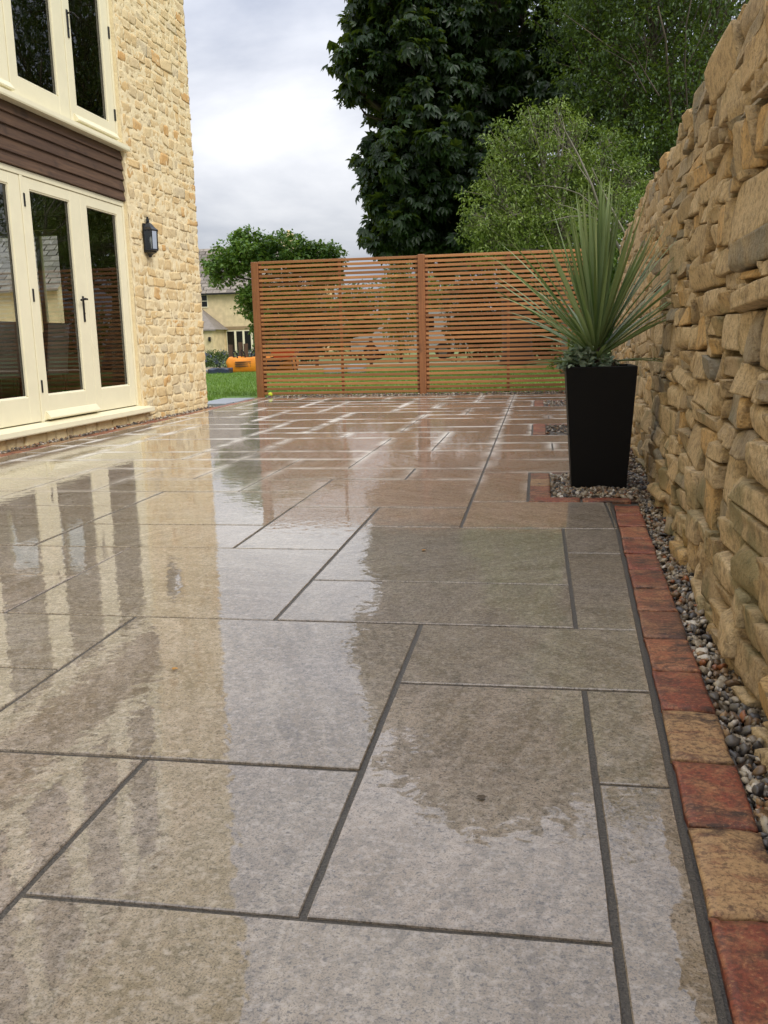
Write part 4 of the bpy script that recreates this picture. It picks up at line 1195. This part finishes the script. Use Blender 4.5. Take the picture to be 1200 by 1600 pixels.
# pale shrub in the gap under the chestnut, dark shrubs beyond the lawn
def shrub(lab, u0, u1, v0, Y, mat, size=.11, name='shrub', per=16, n=90, group='shrubs beyond the lawn', tm=None):
    a, b_ = back(u0, v0, Y), back(u1, v0, Y); cxm = (a.x + b_.x) / 2; hgt = a.z; wdt = (b_.x - a.x) / 2
    lob = [((cxm + wdt * .5 * s, Y, hgt * .5), (wdt * .62, .8, hgt * .5), 1) for s in (-.8, 0, .8)]
    tree(name, lab, (cxm, Y, -.05), lob, n, .2, per, size, tm or T_simple(.5), mat, M['bark'], .06, 'shrub', group, shell=.4, limbs=False)
shrub('pale green shrub glimpsed below the chestnut over the fence top', 596, 650, 378, 34, L['light'], .14)
shrub('dark shrub behind the left bay of the fence', 405, 530, 450, 36, L['dark'], .19, n=150)
shrub('green shrub behind the fence left of the white van', 500, 620, 440, 41, L['mid'], .19, n=150)
shrub('broad green shrub behind the middle fence post', 590, 720, 425, 46, L['light'], .22, n=150)
shrub('dark shrub behind the right bay of the fence', 690, 810, 415, 34, L['dark'], .19, n=170)
shrub('dark shrub behind the fence beside the planter', 790, 910, 405, 32, L['dark'], .19, n=170)
shrub('green shrub at the foot of the stone wall beyond the fence', 890, 1010, 390, 26, L['mid'], .15, n=170)

# ------------------------------------------------------------------ beyond the lawn
# far house
FHY = 75.0
fx = lambda u: back(u, 500, FHY).x
fh = root('far_house', (-24, FHY, 0), 'distant honey stone house with stone tiled roof seen left of the fence', 'house')
X0, X1 = -33.0, -18.6
MB().box(X0, X1, FHY, FHY + 8, -.2, 5.15).prism([(FHY, 5.15), (FHY + 8, 5.15), (FHY + 4, 9.0)], 'x', X1 - .3, X1).build('wall', M['farwall'], fh)
def tiled(parent, x0, x1, y0, z0, y1, z1, rows, tile, th=.05, nm='roof'):
    bm = MB()
    for r_ in range(rows):
        a, c = r_ / rows, (r_ + 1.15) / rows
        ya, za, yb, zb_ = y0 + (y1 - y0) * a, z0 + (z1 - z0) * a, y0 + (y1 - y0) * min(1, c), z0 + (z1 - z0) * min(1, c)
        x = x0 - (tile / 2 if r_ % 2 else 0)
        while x < x1:
            xa, xb = max(x, x0), min(x + tile * rng.uniform(.85, 1.0), x1)
            if xb > xa:
                e = rng.uniform(0, .02)
                bm.quad((xa, ya, za + th + e), (xb, ya, za + th + e), (xb, yb, zb_ + .005), (xa, yb, zb_ + .005)); bm.quad((xa, ya, za - .01), (xb, ya, za - .01), (xb, ya, za + th + e), (xa, ya, za + th + e))
            x += tile
    return bm.build(nm, M['tiles'], parent)
roof = tiled(fh, X0, X1 + .2, FHY - .35, 5.0, FHY + 4, 9.1, 14, .6)
MB().quad((X0, FHY + 8.35, 5.0), (X1 + .2, FHY + 8.35, 5.0), (X1 + .2, FHY + 4, 9.1), (X0, FHY + 4, 9.1)).build('rear_roof', M['tiles'], fh)
MB().box(-21.9, -20.9, FHY + 3.4, FHY + 4.6, 8.4, 10.0).lathe((-21.4, FHY + 4, 10.0), [(.16, 0), (.13, .35), (.0, .35)], 10).build('chimney', M['farwall'], roof)
MB().box(X0, X1 + .2, FHY - .42, FHY - .33, 4.9, 5.02).build('gutter', M['iron'], fh)
def far_window(x, z, w_, h, nx=2, ny=2, door=False):
    b = MB(); y_ = FHY - .03
    b.box(x - .06, x, y_, y_ + .06, z, z + h); b.box(x + w_, x + w_ + .06, y_, y_ + .06, z, z + h); b.box(x - .06, x + w_ + .06, y_, y_ + .06, z + h, z + h + .07); b.box(x - .06, x + w_ + .06, y_ - .03, y_ + .06, z - .07, z)
    for k in range(1, nx): b.box(x + w_ * k / nx - (.09 if door else .03), x + w_ * k / nx + (.09 if door else .03), y_ + .003, y_ + .055, z, z + h)
    for k in range(1, ny): b.box(x, x + w_, y_ + .006, y_ + .05, z + h * k / ny - .025, z + h * k / ny + .025)
    o = b.build('french_doors' if door else 'window', M['cream'], fh)
    MB().quad((x, FHY - .006, z), (x + w_, FHY - .006, z), (x + w_, FHY - .006, z + h), (x, FHY - .006, z + h)).build('pane', M['black'], o)
far_window(-28.7, 3.95, 1.05, .95); far_window(-20.4, 3.9, 1.1, 1.0); far_window(-26.05, .1, 2.9, 1.75, 4, 1, True); far_window(-20.6, .8, 1.2, 1.2)
MB().box(-26.2, -22.9, FHY - .05, FHY - .002, 1.98, 2.25).build('lintel', simple('lintel_stone', srgb(150, 128, 96), .9, 0, .1, 3, .2), fh)
MB().box(-32, -26.25, FHY - 3, FHY - .002, -.2, 2.1).build('porch', M['farwall'], fh)
MB().quad((-32, FHY - 3.2, 2.0), (-25.9, FHY - 3.2, 2.0), (-28.4, FHY - .01, 4.0), (-32, FHY - .01, 4.0)).quad((-25.9, FHY - 3.2, 2.0), (-25.9, FHY - .01, 2.0), (-28.4, FHY - .01, 4.0)).quad((-32, FHY - 3.2, 2.0), (-25.9, FHY - 3.2, 2.0), (-25.9, FHY - 3.2, 1.88), (-32, FHY - 3.2, 1.88)).build('porch_roof', M['tiles'], fh)
MB().tube([(-27.9, FHY - 3.07, 1.9), (-27.9, FHY - 3.07, 0)], .07, 6).build('drainpipe', M['iron'], fh)
MB().tube([(-26.5, FHY - 3.1, 1.05), (-26.5, FHY - 3.1, 1.4)], .11, 8).build('porch_lamp', M['iron'], fh)
# neighbour glimpsed through the gable window
nb = root('neighbour_house', (-22, 34, 0), 'neighbouring house with pale tiled roof glimpsed through the doors', 'house')
MB().box(-33, -17.6, 32, 39, -.2, 3.0).prism([(32, 3.0), (39, 3.0), (35.5, 6.4)], 'x', -17.9, -17.6).build('wall', M['farwall'], nb)
tiled(nb, -33.2, -17.4, 31.7, 2.9, 35.5, 6.5, 16, .42)
MB().quad((-33.2, 39.3, 2.9), (-17.4, 39.3, 2.9), (-17.4, 35.5, 6.5), (-33.2, 35.5, 6.5)).build('rear_roof', M['tiles'], nb)

# builder's bags
def bulk_bag(cx_, cy_, s, h, lab):
    o = root('bulk_bag', (cx_, cy_, -.03), lab, 'bag', 'orange bulk bags on the drive')
    V = cube_sharp(8, .8); rr = random.Random(int(cx_ * 100)); ph_ = [rr.uniform(0, 6.28) for _ in range(6)]
    bulge = 1 + .10 * (1 - V[:, 2] ** 2); V[:, 0] *= bulge; V[:, 1] *= bulge
    V[:, 2] += np.where(V[:, 2] > .6, -.18 * (1 - V[:, 0] ** 2) * 0 + .12 * np.sin(V[:, 0] * 3 + ph_[0]) + .10 * np.sin(V[:, 1] * 4 + ph_[1]), 0)
    V[:, 0] += .05 * np.sin(V[:, 2] * 4 + ph_[2]); V[:, 1] += .05 * np.sin(V[:, 0] * 4 + ph_[3])
    V = V * np.array([s / 2, s / 2, h / 2]) + np.array([cx_, cy_, h / 2 - .03])
    add('sack', mesh_np('sack', V, CUBEF[8], M['bag'], True), o)
    for sx in (-1, 1):
        for sy in (-1, 1):
            x, y_ = cx_ + sx * s * .40, cy_ + sy * s * .40
            MB().tube([(x - .06 * sx, y_, h - .08), (x - .03 * sx, y_, h + .14), (x + .05 * -sx, y_, h + .2), (x - .14 * sx, y_, h + .1), (x - .16 * sx, y_, h - .06)], .02, 6).build('loop', M['rubber'], o)
    b = MB()
    for k in range(3): b.box(cx_ - s * .26, cx_ + s * .26, cy_ - s * .57, cy_ - s * .53, h * (.34 + .14 * k), h * (.40 + .14 * k))
    b.build('print', M['oldwood'], o)
bulk_bag(-8.52, 26.3, .92, .42, 'orange bulk bag on the drive just left of the fence post')
bulk_bag(-7.75, 27.0, .85, .40, 'orange bulk bag seen through the slats at the left fence end')
# blue sheet
V = cube_sharp(8, .9); V[:, 2] += .35 * np.sin(V[:, 0] * 4 + 1) * np.sin(V[:, 1] * 5); V = V * np.array([.30, .2, .07]) + np.array([-8.85, 24.75, .05])
add('folded_sheet', mesh_np('folded_sheet', V, CUBEF[8], M['blue'], True), None, 'crumpled dark blue sheet lying on the far edge of the lawn', 'sheet')
# stakes and rail
for u, hgt, lab in ((361, .78, 'rough wooden post left of the orange bag'), (377, .85, 'rough wooden post just behind the orange bag'), (385, .8, 'rough wooden post nearest the fence behind the bag')):
    p = back(u, 560, 27.5); MB().tube([(p.x, 27.5, -.05), (p.x, 27.5, hgt)], [.075, .07], 8).build('wooden_post', M['oldwood'], label=lab, cat='post', group='rough posts by the drive')
rail = root('rail_fence', (-8.0, 29, 0), 'low brown timber rail fence behind the orange bag', 'fence')
for z_ in (.35, .65): MB().bbox(-8.9, -5.2, 28.98, 29.02, z_, z_ + .11, .01).build('rail', M['oldwood'], rail)
for x in (-8.9, -7.1, -5.3): MB().bbox(x - .05, x + .05, 29.03, 29.13, -.05, .9, .01).build('post', M['oldwood'], rail)
# hedge with blue-grey flowers
def hedge(lab, x0, x1, Y, h, mats):
    t = root('flower_hedge', ((x0 + x1) / 2, Y, 0), lab, 'hedge')
    for nm, mt, n in mats:
        c = np.stack([nrg.uniform(x0, x1, n), nrg.uniform(Y - .35, Y + .35, n), nrg.uniform(.05, h, n)], 1)
        V, F = clump_leaves(c, np.full(n, .09), 14, .075, T_simple(.5)); add(nm, mesh_np(nm, V, F, mt), t)
hedge('low hedge with blue grey flowers in front of the far house', -13.6, -9.4, 31.5, .55, (('foliage', L['mid'], 420), ('flowers', L['bluef'], 170)))
# red tub and pale blocks seen through the slats
tub = root('wheelbarrow', (-7.3, 26.2, 0), 'red wheelbarrow tub seen low through the left fence bay', 'wheelbarrow')
t = MB(); a0 = [(-7.75, 25.9, .62), (-6.95, 25.9, .62), (-6.95, 26.5, .62), (-7.75, 26.5, .62)]; a1 = [(-7.6, 26.02, .3), (-7.1, 26.02, .3), (-7.1, 26.38, .3), (-7.6, 26.38, .3)]
for k in range(4): t.quad(a0[k], a0[(k + 1) % 4], a1[(k + 1) % 4], a1[k])
t.quad(*a1).build('tub', M['red'], tub)
w_ = MB(); w_.tube([(-7.72, 26.15, .2), (-7.72, 26.25, .2)], .2, 16).build('wheel', M['rubber'], tub)
for s in (-.2, .2): MB().tube([(-7.72, 26.2 + s * .4, .2), (-7.35, 26.2 + s, .29), (-6.5, 26.2 + s, .66)], .02, 6).build('handle', M['iron'], tub); MB().tube([(-7.1, 26.2 + s, .3), (-7.05, 26.2 + s, -.03)], .02, 6).build('leg', M['iron'], tub)
for k, (x, y_, sx, sz, lab) in enumerate(((-5.15, 23.0, .5, .16, 'pale stone block at the far lawn edge, leftmost seen through the slats'), (-4.6, 23.2, .45, .22, 'taller pale stone block at the far lawn edge seen through the slats'), (-9.35, 24.5, .3, .12, 'pale stone block beside the blue sheet'))):
    V = rock(x, y_, sz / 2 - .02, sx, .3, sz, rng, 5, 5, .03); add('stone_block', mesh_np('stone_block', V, CUBEF[5], M['bluestone']), None, lab, 'stone', 'loose stone blocks')

# the white van
van = root('white_van', (-5.2, 38.5, -.03), 'white van parked beyond the lawn behind the fence slats', 'van')
vx, vy = -7.7, 37.6
side = [(0, .35), (0, .80), (.12, .92), (.95, 1.08), (1.65, 1.72), (1.95, 1.86), (4.55, 1.90), (4.75, 1.8), (4.8, .95), (4.78, .35)]
MB().prism([(vx + a, c) for a, c in side], 'y', vy, vy + 1.8).build('body', M['white'], van)
for y0_, y1_ in ((vy - .012, vy - .004), (vy + 1.804, vy + 1.812)):
    MB().prism([(vx + 1.25, 1.14), (vx + 1.78, 1.66), (vx + 2.35, 1.70), (vx + 2.35, 1.14)], 'y', y0_, y1_).build('side_window', M['black'], van)
    MB().prism([(vx + 2.5, 1.14), (vx + 2.5, 1.70), (vx + 3.5, 1.72), (vx + 3.5, 1.14)], 'y', y0_, y1_).build('side_window', M['black'], van)
MB().quad((vx + 1.0, vy + .12, 1.14), (vx + 1.0, vy + 1.68, 1.14), (vx + 1.62, vy + 1.55, 1.71), (vx + 1.62, vy + .25, 1.71)).build('windscreen', M['black'], van)
for x in (.85, 3.85):
    for y_ in (vy - .01, vy + 1.61):
        w_ = MB(); w_.tube([(vx + x, y_, .31), (vx + x, y_ + .2, .31)], .33, 20).build('wheel', M['rubber'], van); MB().tube([(vx + x, y_ - .008, .31), (vx + x, y_ + .208, .31)], .2, 14).build('hub', M['chrome'], van)
for y_ in (vy + .12, vy + 1.4): MB().bbox(vx - .015, vx + .06, y_, y_ + .28, .66, .82, .02).build('headlight', M['chrome'], van)
MB().bbox(vx - .06, vx + .02, vy + .02, vy + 1.78, .36, .56, .02).build('bumper', M['rubber'], van)

# grass blades on the lawn
n = 90000
gx = nrg.uniform(-11, 2.5, n); gy = 12.2 + (nrg.uniform(0, 1, n) ** 1.6) * 13
keep = ~((gx > -4.75) & (gy < 13.62)); gx, gy = gx[keep], gy[keep]; n = len(gx)
P = np.stack([gx, gy, np.full(n, -.015)], 1); d = nrg.normal(size=(n, 3)) * .35 + np.array([0, 0, 1.])
V, F = leafset(P, d, nrg.normal(size=(n, 3)), nrg.uniform(.03, .07, n), np.array([(-.10, 0, 0), (.10, 0, 0), (.03, 1, .15)]), np.array([(0, 1, 2)]))
add('grass', mesh_np('grass', V, F, L['grass']), None, 'short mown green grass beyond the patio and fence', 'grass', kind='stuff')
# far belt of trees on the horizon
c = np.stack([nrg.uniform(-120, 120, 2600), nrg.uniform(118, 132, 2600), nrg.uniform(0, 1, 2600) * 5], 1); c[:, 2] *= 1 + .35 * np.sin(c[:, 0] * .13) + .2 * np.sin(c[:, 0] * .41)
V, F = clump_leaves(c, np.full(len(c), .9), 12, .7, T_simple(.7)); add('far_woodland', mesh_np('far_woodland', V, F, L['mid']), None, 'distant belt of green woodland along the horizon', 'woodland', kind='stuff')
